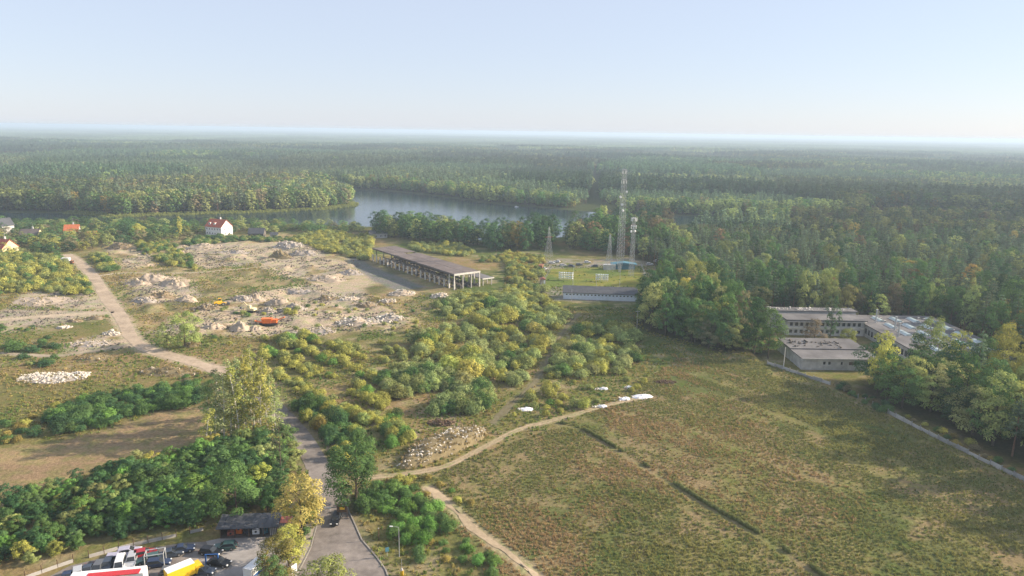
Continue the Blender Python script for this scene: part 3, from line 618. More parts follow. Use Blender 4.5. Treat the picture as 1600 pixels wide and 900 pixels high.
scatter('deep_wood', SRC_MID, np.c_[A[:, 0], A[:, 1], ground_z(A[:, 0], A[:, 1])], np.c_[wd, wd, sc], rot_z(len(A)), np.where(pn, RNG.integers(0, 4, len(A)), 4 + RNG.integers(0, 4, len(A))), rgba(cc), 'the mass of mixed wood on the near side of the lake', 'wood')

# ------------------------------------------------------------------ trees that stand out
def tree_px(name, kinds, bh, bw, x, y, top, wdt, pal, label, cat='tree', group=None, tint=None, which=None):
    p = at(x, y); X_, Y_ = p; d = math.hypot(Y_, X_)
    lo, hi = 1., 40.
    for _ in range(30):
        md_ = (lo + hi) / 2
        if to_px([(X_, Y_, md_)])[1][0] > top: lo = md_
        else: hi = md_
    return plant(name, kinds, X_, Y_, lo, wdt, bh, bw, pal, label, cat, group, tint, which=which)
tree_px('broadleaf_tree', BROAD, 16, 10, 556, 790, 692, 11.0, 'gr', 'big green tree at the roadside opposite the shed, beside the track mouth', which=0)
tree_px('broadleaf_tree', BROAD, 16, 10, 473, 838, 744, 9.0, 'ol', 'tall yellowing tree between the shed and the asphalt road', tint=(1.25, 1.05, .9), which=4)
tree_px('broadleaf_tree', BROAD, 16, 10, 452, 884, 823, 6.6, 'yg', 'small round yellow-green tree at the edge of the concrete yard', tint=(.95, 1.05, 1), which=1)
tree_px('broadleaf_tree', BROAD, 16, 10, 431, 905, 842, 6.0, 'au', 'small golden-brown tree over the van in the yard', tint=(.8, .9, 1), which=2)
tree_px('broadleaf_tree', BROAD, 16, 10, 424, 930, 870, 5.0, 'gr', 'low dark green tree beside the blue and white van', which=3)
tree_px('broadleaf_tree', BROAD, 16, 10, 510, 965, 877, 8.0, 'ol', 'olive tree top rising from the roadside below the yard', which=5)
tree_px('broadleaf_tree', BROAD, 16, 10, 289, 541, 487, 10, 'gg', 'lone spreading willow by the dirt road bend', tint=(1, 1.1, .8), which=2)
tree_px('broadleaf_tree', BROAD, 16, 10, 261, 548, 503, 6, 'ol', 'thin leaning tree beside the lone willow', which=3)
tree_px('broadleaf_tree', BROAD, 16, 10, 372, 812, 722, 8.5, 'gr', 'tall green tree right behind the dark shed roof', which=5)
tree_px('thin_tree', BARE, 13, 7, 440, 748, 655, 6, 'gg', 'half-bare grey tree standing over the green grove by the road')
for k, (x, y, top, wd, pal, wh) in enumerate([(323, 703, 640, 4.0, 'yg', 0), (338, 690, 590, 4.6, 'gg', 1), (352, 694, 580, 4.6, 'gg', 2), (362, 688, 572, 5.0, 'yg', 3), (376, 692, 568, 5.0, 'yg', 0), (388, 690, 562, 5.0, 'gg', 1), (398, 686, 555, 5.2, 'yg', 2), (409, 690, 562, 4.8, 'yg', 3), (420, 682, 580, 4.6, 'yg', 0), (346, 676, 575, 5, 'gg', 2), (382, 668, 548, 5.6, 'yg', 3), (404, 664, 560, 5.2, 'yg', 1), (368, 672, 566, 5, 'gg', 0), (393, 655, 540, 5.6, 'yg', 2), (330, 682, 592, 5, 'gg', 3), (427, 672, 592, 5, 'ol', 1), (434, 690, 610, 4.6, 'gg', 2), (415, 650, 572, 5, 'yg', 0), (400, 634, 560, 5, 'gg', 3)]):
    tree_px('birch_tree', BIRCH, 20, 5, x, y, top, wd * 1.25, pal, 'leaning golden birch standing apart at the edge of the brown field' if k == 0 else ('white-trunked yellow birch in the roadside birch grove' if pal == 'yg' else 'white-trunked grey-green birch in the roadside birch grove'), 'birch tree', None if k == 0 else 'birches of the roadside grove', tint=(.92, .95, 1.0), which=wh)
tree_px('broadleaf_tree', BROAD, 16, 10, 1297, 533, 462, 6, 'dk', 'tall dark conical tree in front of the windows of the derelict works', which=3)
tree_px('broadleaf_tree', BROAD, 16, 10, 1270, 540, 499, 8.5, 'br', 'round brown-green tree in the courtyard of the derelict works', which=1)
tree_px('broadleaf_tree', BROAD, 16, 10, 1322, 540, 514, 5.5, 'yg', 'small yellow-green tree in the courtyard of the derelict works', which=2)
tree_px('broadleaf_tree', BROAD, 16, 10, 1200, 560, 482, 11, 'gr', 'large green tree beside the wall corner and the white pole', which=0)
tree_px('broadleaf_tree', BROAD, 16, 10, 1365, 597, 535, 11, 'dk', 'broad dark green tree hiding the warehouse end', which=2)
tree_px('broadleaf_tree', BROAD, 16, 10, 281, 374, 338, 5, 'yg', 'slim poplar-like tree left of the white house', which=3)

# ------------------------------------------------------------------ young grove and shrubs
BUSH = []
def zone_bush(pts, st, wr, hf, pal, place, group, kind='shrub', rows=None, thin=0., world=False, pad=0.):
    poly = pts if world else W(pts); x0, y0 = poly.min(0); x1, y1 = poly.max(0); X, Y = jit_grid(x0, x1, y0, y1, st * .88); k = sdist(poly, X + 4 * (fbm(X, Y, 9, 88) - .5), Y) < 0; X, Y = X[k], Y[k]
    if thin: k = fbm(X, Y, 14, 401) > thin; X, Y = X[k], Y[k]
    if rows is not None:
        a, per, wdt = rows; q = (X * math.cos(a) + Y * math.sin(a)) / per; k = np.abs(q - np.round(q)) < wdt; X, Y = X[k], Y[k]
    k = clear_of(X, Y, 1.2, pad=pad); X, Y = X[k], Y[k]
    for x, y in zip(X, Y):
        wd = (.92 if kind == 'young' else 1.05) * random.uniform(*wr) * (.6 + .8 * float(vnoise(np.array(x / 12), np.array(y / 12), 9))); BUSH.append((x, y, wd, wd * .84 * random.uniform(*hf), pick(pal), kind, place, group))
zone_bush([(395, 530), (470, 522), (560, 555), (610, 595), (600, 640), (645, 672), (600, 700), (560, 665), (500, 640), (430, 590)], 3.2, (2.6, 4.6), (.7, 1.0), dict(yg=5, ol=2, bg=.6), 'in the rows of the overgrown orchard strip', 'shrubs of the overgrown strip', rows=(.85, 11., .27), thin=.36)
zone_bush([(590, 600), (640, 580), (720, 595), (770, 625), (745, 650), (690, 652), (640, 648)], 3.1, (3.8, 6.2), (.75, 1.0), dict(gg=4, gr=2, ol=2), 'in the thick willow mass above the rubble ridge', 'willow shrubs above the rubble ridge', thin=.30)
zone_bush([(640, 545), (680, 520), (760, 500), (800, 470), (860, 468), (900, 500), (990, 520), (1000, 560), (960, 590), (880, 592), (800, 610), (720, 590)], 4.4, (4.2, 7.2), (.7, .95), dict(gg=4, ol=2, yg=3.4, gr=.8), 'in the willow scrub below the radio compound', 'shrubs of the willow scrub', thin=.33, rows=(.85, 12.5, .40))
zone_bush([(520, 540), (640, 530), (700, 570), (640, 590), (600, 590)], 3.8, (2.5, 4.2), (.7, 1.0), dict(yg=4, ol=3, gg=1), 'on the open slope below the rubble row', 'shrubs below the rubble row', thin=.46, rows=(.85, 11., .3))
zone_bush([(680, 478), (740, 452), (850, 445), (880, 475), (800, 475), (700, 500)], 4.2, (4.0, 6.4), (.65, .95), dict(gg=4, ol=2, yg=2, gr=.8), 'between the ruined hall and the white compound wall', 'shrubs beside the ruined hall', thin=.36)
zone_bush([(445, 372), (520, 362), (585, 372), (578, 396), (582, 412), (540, 400), (500, 392)], 4.0, (3., 5.2), (.65, 1.), dict(yg=5, ol=4), 'on the bushy land left of the ruined hall', 'shrubs left of the ruined hall', thin=.30)
zone_bush([(630, 384), (700, 380), (745, 396), (720, 402), (665, 396)], 4.0, (3., 5.4), (.7, 1.), dict(yg=4, gg=3, ol=2), 'on the far side of the ruined hall', 'shrubs behind the ruined hall', thin=.30)
zone_bush([(745, 405), (800, 398), (848, 402), (852, 436), (800, 446), (778, 440), (770, 425)], 4.0, (2.6, 4.8), (.65, .95), dict(yg=4, au=2, ol=3, gr=1), 'between the ruined hall and the radio lawn', 'shrubs between hall and radio lawn', thin=.34)
zone_bush([(-60, 408), (20, 400), (90, 404), (112, 425), (150, 452), (140, 465), (60, 455), (-60, 468)], 4.2, (3.4, 6.0), (.75, 1.1), dict(yg=5, gr=2, ol=3), 'in the thicket left of the dirt road', 'shrubs left of the dirt road', thin=.26)
zone_bush([(140, 398), (165, 400), (185, 424), (160, 428)], 3.6, (3., 4.8), (.7, 1.), dict(gr=3, yg=2, ol=2), 'beside the concrete pad', 'shrubs beside the concrete pad')
zone_bush([(205, 380), (260, 376), (300, 405), (310, 424), (280, 420), (245, 408), (215, 395)], 4.2, (2.6, 4.4), (.7, 1.), dict(yg=3, gr=3, ol=2), 'between the concrete pad and the pale rubble land', 'shrubs by the pale rubble land', thin=.3)
zone_bush([(60, 660), (120, 628), (200, 612), (320, 606), (326, 628), (230, 648), (140, 672), (95, 680)], 2.9, (2.8, 4.6), (.6, .9), dict(gr=3, dk=4, bg=1.2), 'in the green belt above the brown field', 'shrubs of the belt above the brown field')
zone_bush([(-80, 620), (60, 605), (100, 640), (60, 690), (-80, 705)], 4.0, (2., 3.6), (.5, .8), dict(gr=3, au=2, yg=2, dk=1), 'on the weedy land left of the green belt', 'shrubs left of the green belt', thin=.46)
zone_bush([(-60, 500), (90, 515), (110, 560), (60, 575), (-60, 580)], 5.2, (2.4, 5.), (.45, .7), dict(gr=3, dk=3, ol=1), 'among the sandy lanes left of the dirt road', 'shrubs among the sandy lanes', thin=.50)
zone_bush([(240, 590), (330, 585), (335, 610), (260, 605)], 4.0, (2., 3.4), (.5, .8), dict(gr=3, yg=1, br=1), 'below the dirt road bend', 'shrubs below the road bend', thin=.42)
zone_bush([(452, 640), (480, 622), (530, 655), (580, 700), (590, 735), (560, 745), (525, 720), (500, 690), (475, 662)], 2.9, (2.8, 4.8), (.8, 1.15), dict(gr=4, yg=2, dk=2, au=.7), 'in the hedge right of the asphalt road', 'shrubs right of the asphalt road')
zone_bush([(556, 800), (556, 772), (592, 762), (602, 790), (578, 804)], 2.4, (2.4, 3.6), (.8, 1.1), dict(gr=4, dk=2), 'round the foot of the big roadside tree', 'shrubs round the big roadside tree')
zone_bush([(445, 842), (455, 800), (490, 790), (500, 820), (485, 845)], 2.4, (2.2, 3.4), (.8, 1.1), dict(gr=3, yg=2), 'round the foot of the tall yellowing tree', 'shrubs round the yellowing tree')
zone_bush(np.array([(104, 218), (108, 214), (114, 202), (115, 194), (111, 193), (107, 203)], float), 2.6, (2., 3.6), (.7, 1.), dict(dk=3, gr=2, br=2, rd=.7), 'growing through the gap in the concrete wall', 'shrubs in the wall gap', world=True)
zone_bush(np.array([(116.5, 190), (119, 190), (127, 156), (124, 156), (118.5, 172)], float), 3.2, (1.4, 2.8), (.6, .9), dict(au=4, yg=1, br=2, gr=1), 'at the wood side of the concrete wall', 'shrubs behind the concrete wall', world=True)
zone_bush([(285, 378), (310, 371), (450, 371), (455, 379), (400, 378), (330, 381), (290, 388)], 3.6, (2.4, 4.4), (.6, .9), dict(gr=4, ol=2, dk=1), 'in the hedge below the large white house', 'shrubs below the white house')
zone_bush([(328, 700), (335, 686), (420, 682), (440, 690), (420, 700), (360, 704)], 2.8, (2.2, 3.8), (.8, 1.1), dict(gr=4, dk=2, ol=1), 'at the feet of the roadside birches', 'shrubs under the birches')
zone_bush([(590, 660), (620, 645), (650, 680), (630, 705), (600, 700)], 3.0, (2.6, 4.0), (.8, 1.1), dict(gr=2, yg=2, bg=2), 'at the foot of the rubble ridge', 'shrubs at the foot of the rubble ridge')
zone_bush([(575, 775), (640, 762), (690, 800), (700, 835), (650, 858), (605, 830)], 2.6, (2.2, 3.8), (.7, 1.05), dict(bg=4, gr=3), 'in the bright thicket behind the street lamp', 'shrubs behind the street lamp', thin=.22)
zone_bush([(640, 860), (700, 838), (780, 866), (810, 905), (660, 910)], 3.6, (1.6, 2.8), (.6, .9), dict(bg=3, gr=3, au=1), 'on the rough verge beside the sandy track', 'shrubs beside the sandy track', thin=.45)
zone_bush([(600, 755), (680, 742), (740, 790), (700, 796), (640, 765)], 3.0, (1.4, 2.6), (.6, .9), dict(yg=4, au=3, bg=1), 'near the mouth of the sandy track', 'shrubs at the mouth of the sandy track', thin=.42)
zone_bush([(800, 600), (1000, 580), (1010, 620), (880, 650), (780, 660)], 5.4, (2.0, 3.6), (.7, 1.), dict(yg=3, ol=2, bg=1), 'beside the white plastic heaps', 'shrubs beside the white plastic heaps', thin=.48)
zone_bush([(300, 480), (640, 470), (660, 530), (420, 545), (300, 540)], 8.5, (1.6, 3.2), (.5, .8), dict(gr=2, ol=2, yg=2), 'dotted among the rubble heaps', 'shrubs among the rubble heaps', thin=.50)
zone_bush([(-120, 850), (0, 800), (120, 756), (300, 706), (400, 694), (440, 690), (462, 725), (455, 760), (430, 800), (345, 800), (300, 824), (150, 852), (40, 882), (-100, 905)], 3.15, (3.6, 6.0), (.85, 1.25), dict(gr=4, dk=3, bg=1.5, ol=1, yg=.5), 'in the green grove behind the car yard', 'young trees of the grove', kind='young')
BUSH.sort(key=lambda t: t[0] ** 2 + t[1] ** 2); cnt = dict(shrub=0, young=0); rest = []; a_, b_ = to_px([(t[0], t[1], 1.) for t in BUSH])
BIG = sorted(range(len(BUSH)), key=lambda i: -BUSH[i][2] * BUSH[i][3] / (BUSH[i][0] ** 2 + BUSH[i][1] ** 2)); keep = set()
for i in BIG:
    kd = BUSH[i][5]
    if -10 < a_[i] < 1610 and b_[i] < 900 and cnt[kd] < 290: keep.add(i); cnt[kd] += 1
for i, t in enumerate(BUSH):
    x, y, wd, h, pal, kd, place, grp = t
    if i not in keep: rest.append(t); continue
    if kd == 'young': plant('young_tree', YOUNG, x, y, h * 1.15, wd, 7, 5.2, pal, PNAME[pal] + ' young tree ' + place, 'young tree', grp)
    else: plant('shrub', SHRUB, x, y, h, wd, 3, 4, pal, PNAME[pal] + ' shrub ' + place, 'shrub', grp, parts=('stems', 'foliage'))
A = np.array([t[:4] for t in rest]); cc = np.array([PAL[t[4]] for t in rest]) * (.8 + .4 * RNG.random((len(rest), 1)))
scatter('scrub', SRC_SHRUB, np.c_[A[:, 0], A[:, 1], ground_z(A[:, 0], A[:, 1])], np.c_[A[:, 2] / 4, A[:, 2] / 4, A[:, 3] / 3], rot_z(len(A)), RNG.integers(0, 4, len(A)), rgba(cc), 'low mixed scrub spread over the waste land', 'scrub')
print('COUNTS trees', len(TREES), 'bush', len(BUSH), 'rest', len(rest))

# ------------------------------------------------------------------ weeds and dry grass
def weeds(name, X, Y, cols, wts_noise, smin, smax, label, cat):
    k = clear_of(X, Y, 0., True, -.4); X, Y = X[k], Y[k]; q = np.clip(.9 * (fbm((X * .62 - Y * .78) * .12, (X * .78 + Y * .62), 4.5, 777, 3) - .5) + fbm(X, Y, 30, wts_noise) * 1.9 - .45 + (.28 * sstep(50, 95, X) if name == 'field_weeds' else 0) + RNG.normal(size=len(X)) * .2, 0, .999); cols = np.array(cols); i = (q * len(cols)).astype(int)
    c = 1.65 * cols[i] * (.82 + .36 * RNG.random((len(X), 1))); s = smin + (smax - smin) * RNG.random(len(X)) * (.6 + .8 * fbm(X, Y, 9, wts_noise + 5)); scatter(name, SRC_TUFT, np.c_[X, Y, ground_z(X, Y)], np.c_[s * 1.25, s * 1.25, s], rot_z(len(X), .12), RNG.integers(0, 6, len(X)), rgba(c), label, cat)
X, Y = jit_grid(-40, 150, 96, 275, .62); fp = P((640, 745), (760, 705), (880, 665), (1000, 600), (1060, 560), (1210, 566), (1400, 655), (1580, 742), (2000, 940), (1700, 1100), (850, 1100), (760, 900), (680, 800))
k = (sdist(fp, X, Y) < 0) & (.5 * fbm(X, Y, 7, 500) + .5 * fbm((X * .62 - Y * .78) * .1, (X * .78 + Y * .62), 3.2, 778, 3) > .40 + .26 * (RNG.random(len(X)) - .5)); X, Y = X[k], Y[k]
weeds('field_weeds', X, Y, [(.23, .165, .088), (.20, .155, .07), (.175, .16, .06), (.155, .155, .055), (.135, .145, .05), (.11, .135, .05), (.14, .15, .055), (.165, .16, .055)], 510, .26, .62, 'tall dry weeds and goldenrod covering the open field', 'weeds')
X, Y = jit_grid(-330, 90, 100, 420, 1.25); k = (sdist(BROWN, X, Y) > 1) & (sdist(FR, X, Y) > -3) & (sdist(fp, X, Y) > 0) & (fbm(X, Y, 11, 520) > .44 + .3 * (RNG.random(len(X)) - .5)) & (np.abs(X) < .85 * Y + 20)
for q in SAND + [GREYPATCH, LAWN]: k &= (sdist(q, X, Y) > -1) | (RNG.random(len(X)) < .06)
for (x0, x1, y0, y1) in FLATS[:1] + FLATS[1:]: k &= ~((X > x0) & (X < x1) & (Y > y0) & (Y < y1) & (y0 < 300))
X, Y = X[k], Y[k]
weeds('rough_grass', X, Y, [(.22, .175, .08), (.19, .165, .06), (.165, .165, .045), (.135, .155, .045), (.10, .14, .04), (.085, .13, .038)], 530, .35, .9, 'rough grass and weeds over the waste ground', 'grass')
t_ = np.gradient(TR['worn_path'], axis=0); t_ /= np.linalg.norm(t_, axis=1)[:, None]; nn = np.c_[-t_[:, 1], t_[:, 0]]; L_ = np.interp(RNG.random(1500) ** .9, np.linspace(0, 1, len(TR['worn_path'])), np.arange(len(TR['worn_path'])))
i_ = np.clip(L_.astype(int), 0, len(t_) - 2); f_ = (L_ - i_)[:, None]; Q = TR['worn_path'][i_] * (1 - f_) + TR['worn_path'][i_ + 1] * f_; Q = Q + nn[i_] * (.9 + RNG.random((1500, 1)) * (.2 + .6 * fbm(Q[:, 0], Q[:, 1], 12, 77)[:, None])); gap = fbm(Q[:, 0], Q[:, 1], 9, 78) > .43; Q = Q[gap]
z_ = .12 + .13 * RNG.random(len(Q))
scatter('tall_weeds', SRC_SHRUB, np.c_[Q, ground_z(Q[:, 0], Q[:, 1])], np.c_[z_, z_, z_ * 1.25], rot_z(len(Q)), RNG.integers(0, 4, len(Q)), rgba(np.array([(.20, .22, .085)]) * (.7 + .6 * RNG.random((len(Q), 1)))), 'taller dark green weeds lining the ditch across the field', 'weeds')
def grown_over(parent, pts, col, seed, size=.7):
    rng = np.random.default_rng(seed); V, L = [], []
    for (x, y, z) in pts:
        v, q, l = tuft(int(rng.integers(0, 99999)), size * rng.uniform(.5, 1.2), size * 1.4, 8); V.append(v + np.array([x, y, z])); L.append(l)
    if not V: return
    V = np.vstack(V); o = link('dry_weeds', np_mesh('dry_weeds', V, np.arange(len(V)).reshape(-1, 4), 'leaf_o', {'lv': ('POINT', 'FLOAT', np.concatenate(L))}), parent); o.color = (*col, 1); tag(o, kind='stuff')
# loose stones over the bare parts of the site
stones = []
for k in range(4): stones.append(chunk := MB().box(0, 0, .12, 1.0, .7, .5, .3 * k, .3).box(.4, .2, .1, .5, .5, .4, 1.1, -.4).mesh('stone', 'leaf_i'))
SRC_STONE = source_collection('stone_sources', stones)
X, Y = jit_grid(-300, 20, 235, 470, 1.15); k = np.zeros(len(X), bool)
for q in SAND: k |= sdist(q, X, Y) < 2
k &= (fbm(X, Y, 8, 901) > .47) & clear_of(X, Y); X, Y = X[k], Y[k]; z_ = .22 + .75 * RNG.random(len(X)) ** 3; c_ = np.array((.36, .315, .26)) * (.5 + .9 * RNG.random((len(X), 1)))
scatter('loose_stones', SRC_STONE, np.c_[X, Y, ground_z(X, Y)], np.c_[z_, z_, z_], rot_z(len(X), .3), RNG.integers(0, 4, len(X)), rgba(c_), 'loose broken stones strewn over the bare site', 'stones')

# ------------------------------------------------------------------ heaps of sand, earth and rubble
def chunk_mesh(spots, rng, lo, hi):
    mb = MB()
    for (x, y, z) in spots:
        s = rng.uniform(lo, hi); mb.box(x, y, z + s * .15, s * rng.uniform(.7, 1.6), s * rng.uniform(.5, 1.1), s * rng.uniform(.4, .9), rng.uniform(0, 6.28), rng.uniform(-.6, .6))
    return mb
def heap(name, label, x, y, rx, ry, h, rz, mat, seed, chunks=0, cmat='rubble', lo=.25, hi=.7, cat='heap', group=None, sharp=1.0, lumps=.35, cname='rubble', flat=0.):
    o = thing(name, (x, y), rz, label, cat, group); rng = np.random.default_rng(seed); nr, na = 16, 44; c_, s_ = math.cos(rz), math.sin(rz)
    R, Aa = np.meshgrid(np.linspace(0, 1, nr), np.linspace(0, 2 * np.pi, na, endpoint=False)); wob = 1 + .38 * (fbm(np.cos(Aa) * 2 + seed, np.sin(Aa) * 2, 1., seed, 3) - .5)
    lx, ly = R * np.cos(Aa) * rx * wob, R * np.sin(Aa) * ry * wob
    prof = np.maximum(0, 1 - R ** sharp) if sharp < 1.5 else (1 - R ** 2) ** 1.1
    lz = h * prof * (1 - flat) + flat * h * sstep(1, .72, R); lz = lz + h * lumps * (fbm(lx + 31 * seed, ly, max(rx, ry) * .45, seed + 1) - .5) * 2 * sstep(1, .6, R); lz = lz + h * .45 * (fbm(lx + 11 * seed, ly, max(rx, ry) * .16, seed + 2, 2) - .5) * sstep(1, .7, R); lz = np.maximum(lz, 0) - .25 * sstep(.85, 1, R)
    gz = ground_z(x + lx * c_ - ly * s_, y + lx * s_ + ly * c_) - ground_z(x, y); lz = lz + gz
    v = np.stack([lx, ly, lz], -1); ii = np.arange(na * nr).reshape(na, nr); jj = np.roll(ii, -1, 0); q = np.stack([ii[:, :-1], ii[:, 1:], jj[:, 1:], jj[:, :-1]], -1).reshape(-1, 4)
    me = np_mesh('heap', v.reshape(-1, 3), q, mat); me.polygons.foreach_set('use_smooth', np.ones(len(me.polygons), bool)); link('mound', me, o)
    if chunks:
        t = np.sqrt(rng.random(chunks)) * .95; a = rng.random(chunks) * 6.283; i = (a / 6.283 * na).astype(int) % na; j = np.clip((t * (nr - 1)).astype(int), 0, nr - 1); w_ = wob[i, j]
        k = fbm(t * np.cos(a) * rx + 7 * seed, t * np.sin(a) * ry, max(rx, ry) * .35, seed + 9) > .33; sp = np.c_[t * np.cos(a) * rx * w_, t * np.sin(a) * ry * w_, lz[i, j]][k]
        tag(chunk_mesh(sp, rng, lo, hi).build(cname, cmat, o), kind='stuff')
    nw = int({'straw': 2.2, 'earth': 1.0, 'sand': .35, 'grey_sand': .5}.get(mat, .5) * rx * ry); t = np.sqrt(rng.random(nw)); a = rng.random(nw) * 6.283; i = (a / 6.283 * na).astype(int) % na; j = np.clip((t * (nr - 1)).astype(int), 0, nr - 1)
    grown_over(o, np.c_[t * np.cos(a) * rx * wob[i, j], t * np.sin(a) * ry * wob[i, j], lz[i, j]], {'straw': (.30, .235, .12), 'earth': (.22, .19, .08)}.get(mat, (.26, .23, .10)), seed + 3)
    return o
def heap_px(name, label, px, py, wpx, hpx, mat, seed, depth=.6, **kw):
    x, y = at(px, py); d = math.hypot(x, y); s = d / FPX * 1.02
    return heap(name, label, x, y, wpx * .5 * s, wpx * .5 * s * depth, hpx * s * .85, kw.pop('rz', 0.), mat, seed, **kw)
for k, (x, y, w_, h_, mt, ch, lb, kw) in enumerate([
    (214, 446, 40, 12, 'sand', 30, 'pale sand heap beside the dirt road, first of the cluster', {}),
    (240, 438, 44, 12, 'sand', 20, 'pointed tan sand heap in the middle of the cluster by the dirt road', dict(sharp=1.1)),
    (268, 446, 52, 13, 'sand', 60, 'long sandy ridge streaked with rubble in the cluster by the dirt road', dict(rz=-.6)),
    (228, 472, 42, 9, 'grey_sand', 60, 'low grey gravel heap in front of the sand cluster', {}),
    (258, 464, 38, 9, 'earth', 10, 'dark earth heap in front of the sand cluster', {}),
    (292, 470, 34, 8, 'sand', 20, 'small sand heap right of the dark earth heap', {}),
    (322, 482, 44, 11, 'earth', 40, 'dark earth and rubble heap beside the loader', {}),
    (376, 515, 34, 15, 'sand', 0, 'sharp cone of pale sand beside the orange screening machine', dict(sharp=.95, lumps=.1, depth=.8)),
    (398, 514, 24, 9, 'sand', 0, 'small sand cone between the sharp cone and the screening machine', dict(sharp=.95, lumps=.1, depth=.8)),
    (334, 515, 40, 10, 'sand', 30, 'lumpy sand heap below the dark earth heap', {}),
    (382, 470, 34, 10, 'grey_sand', 40, 'grey gravel heap behind the excavator', {}),
    (402, 468, 30, 11, 'sand', 10, 'pale sand cone behind the excavator', dict(sharp=1.0)),
    (432, 474, 40, 15, 'sand', 20, 'tall pale sand heap above the screening machine', dict(sharp=1.05)),
    (458, 484, 46, 10, 'grey_sand', 90, 'broad grey gravel heap right of the tall sand heap', {}),
    (420, 487, 30, 8, 'grey_sand', 60, 'low gravel heap just behind the screening machine', {}),
    (438, 402, 34, 14, 'straw', 10, 'rounded weedy earth mound on the upper rubble land', {}),
    (452, 386, 46, 12, 'grey_sand', 120, 'white-topped rubble ridge behind the weedy mound', dict(cmat='white_rubble')),
    (476, 398, 44, 9, 'grey_sand', 90, 'long grey rubble heap right of the weedy mound', {}),
    (322, 388, 60, 8, 'sand', 120, 'pinkish rubble heap below the white house', {}),
    (365, 396, 54, 5, 'grey_sand', 70, 'flat grey rubble spread below the white house', {}),
    (188, 388, 40, 8, 'earth', 20, 'earth heap on the concrete pad', {}),
    (300, 540, 36, 6, 'straw', 5, 'weedy hump beside the dirt road bend', {}),
    (510, 438, 60, 8, 'sand', 70, 'low pinkish sand bank left of the grey patch', {}),
    (548, 428, 44, 7, 'grey_sand', 60, 'rubble bank at the edge of the grey patch', {}),
    (470, 455, 46, 6, 'grey_sand', 50, 'low grey heap between the tracks', {}),
    (512, 467, 34, 9, 'earth', 20, 'dark earth heap in the middle of the site', {}),
    (575, 478, 40, 8, 'earth', 40, 'dark earth heap below the white rubble row', {}),
    (560, 505, 74, 8, 'sand', 220, 'long row of broken concrete above the yellow shrubs', dict(cmat='white_rubble')),
    (608, 502, 50, 8, 'grey_sand', 160, 'broken concrete heap at the end of the rubble row', dict(cmat='white_rubble')),
    (490, 518, 70, 5, 'grey_sand', 160, 'flat rubble spread below the screening machine', {}),
    (628, 459, 46, 7, 'sand', 130, 'white broken concrete heap in front of the ruined hall', dict(cmat='white_rubble')),
    (690, 463, 40, 5, 'sand', 90, 'low rubble heap by the near end of the ruined hall', dict(cmat='white_rubble')),
    (545, 468, 34, 5, 'sand', 60, 'small rubble heap beside the dark earth heap', dict(cmat='white_rubble')),
    (605, 473, 30, 5, 'sand', 60, 'small pale rubble heap below the grey patch', dict(cmat='white_rubble')),
    (175, 522, 26, 5, 'grey_sand', 120, 'white stone heap beside the dirt road', dict(cmat='white_rubble')),
    (100, 512, 22, 4, 'sand', 60, 'small white stone heap among the sandy lanes', dict(cmat='white_rubble')),
    (140, 538, 56, 4, 'grey_sand', 60, 'flat gravel spread left of the dirt road bend', {}),
    (70, 470, 90, 4, 'sand', 40, 'low sand spread below the thicket', {}),
    (145, 560, 60, 5, 'straw', 5, 'straw-coloured hump below the sandy lanes', {}),
    (265, 582, 90, 9, 'straw', 20, 'long weedy bank below the dirt road', dict(depth=.4)),
    (118, 502, 22, 5, 'earth', 5, 'brown earth heap beside the branch track', {}),
    (150, 498, 34, 5, 'earth', 5, 'dark overgrown heap between branch track and dirt road', {}),
]): heap_px(('sand_heap', 'gravel_heap', 'earth_heap', 'weedy_mound')[['sand', 'grey_sand', 'earth', 'straw'].index(mt)], lb, x, y, w_, h_, mt, 1000 + k, chunks=ch, **{**dict(lo=.2, hi=.75, lumps=.5), **kw})
p0, p1 = np.array(at(628, 728)), np.array(at(752, 672)); c_ = (p0 + p1) / 2; L_ = np.linalg.norm(p1 - p0)
heap('rubble_ridge', 'long weedy ridge of white rubble beside the field track', c_[0], c_[1], L_ * .55, 5.2, 3.0, math.atan2(p1[1] - p0[1], p1[0] - p0[0]), 'straw', 1201, 330, 'white_rubble', .14, .42, lumps=.2, flat=.5)
heap_px('dark_debris_heap', 'dark burnt debris heap above the rubble ridge', 688, 662, 44, 7, 'earth', 1202, chunks=160, cmat='timber', cname='debris')
heap_px('white_rubble_heap', 'wide spread of white rubble on the weedy land', 80, 590, 92, 4, 'grey_sand', 1203, depth=.5, chunks=520, cmat='white_rubble', lo=.15, hi=.6, lumps=.6)
heap_px('white_rubble_heap', 'narrow tail of white rubble beside the wide white spread', 124, 585, 36, 4, 'grey_sand', 1204, depth=.4, chunks=140, cmat='white_rubble', lo=.25, hi=.6)
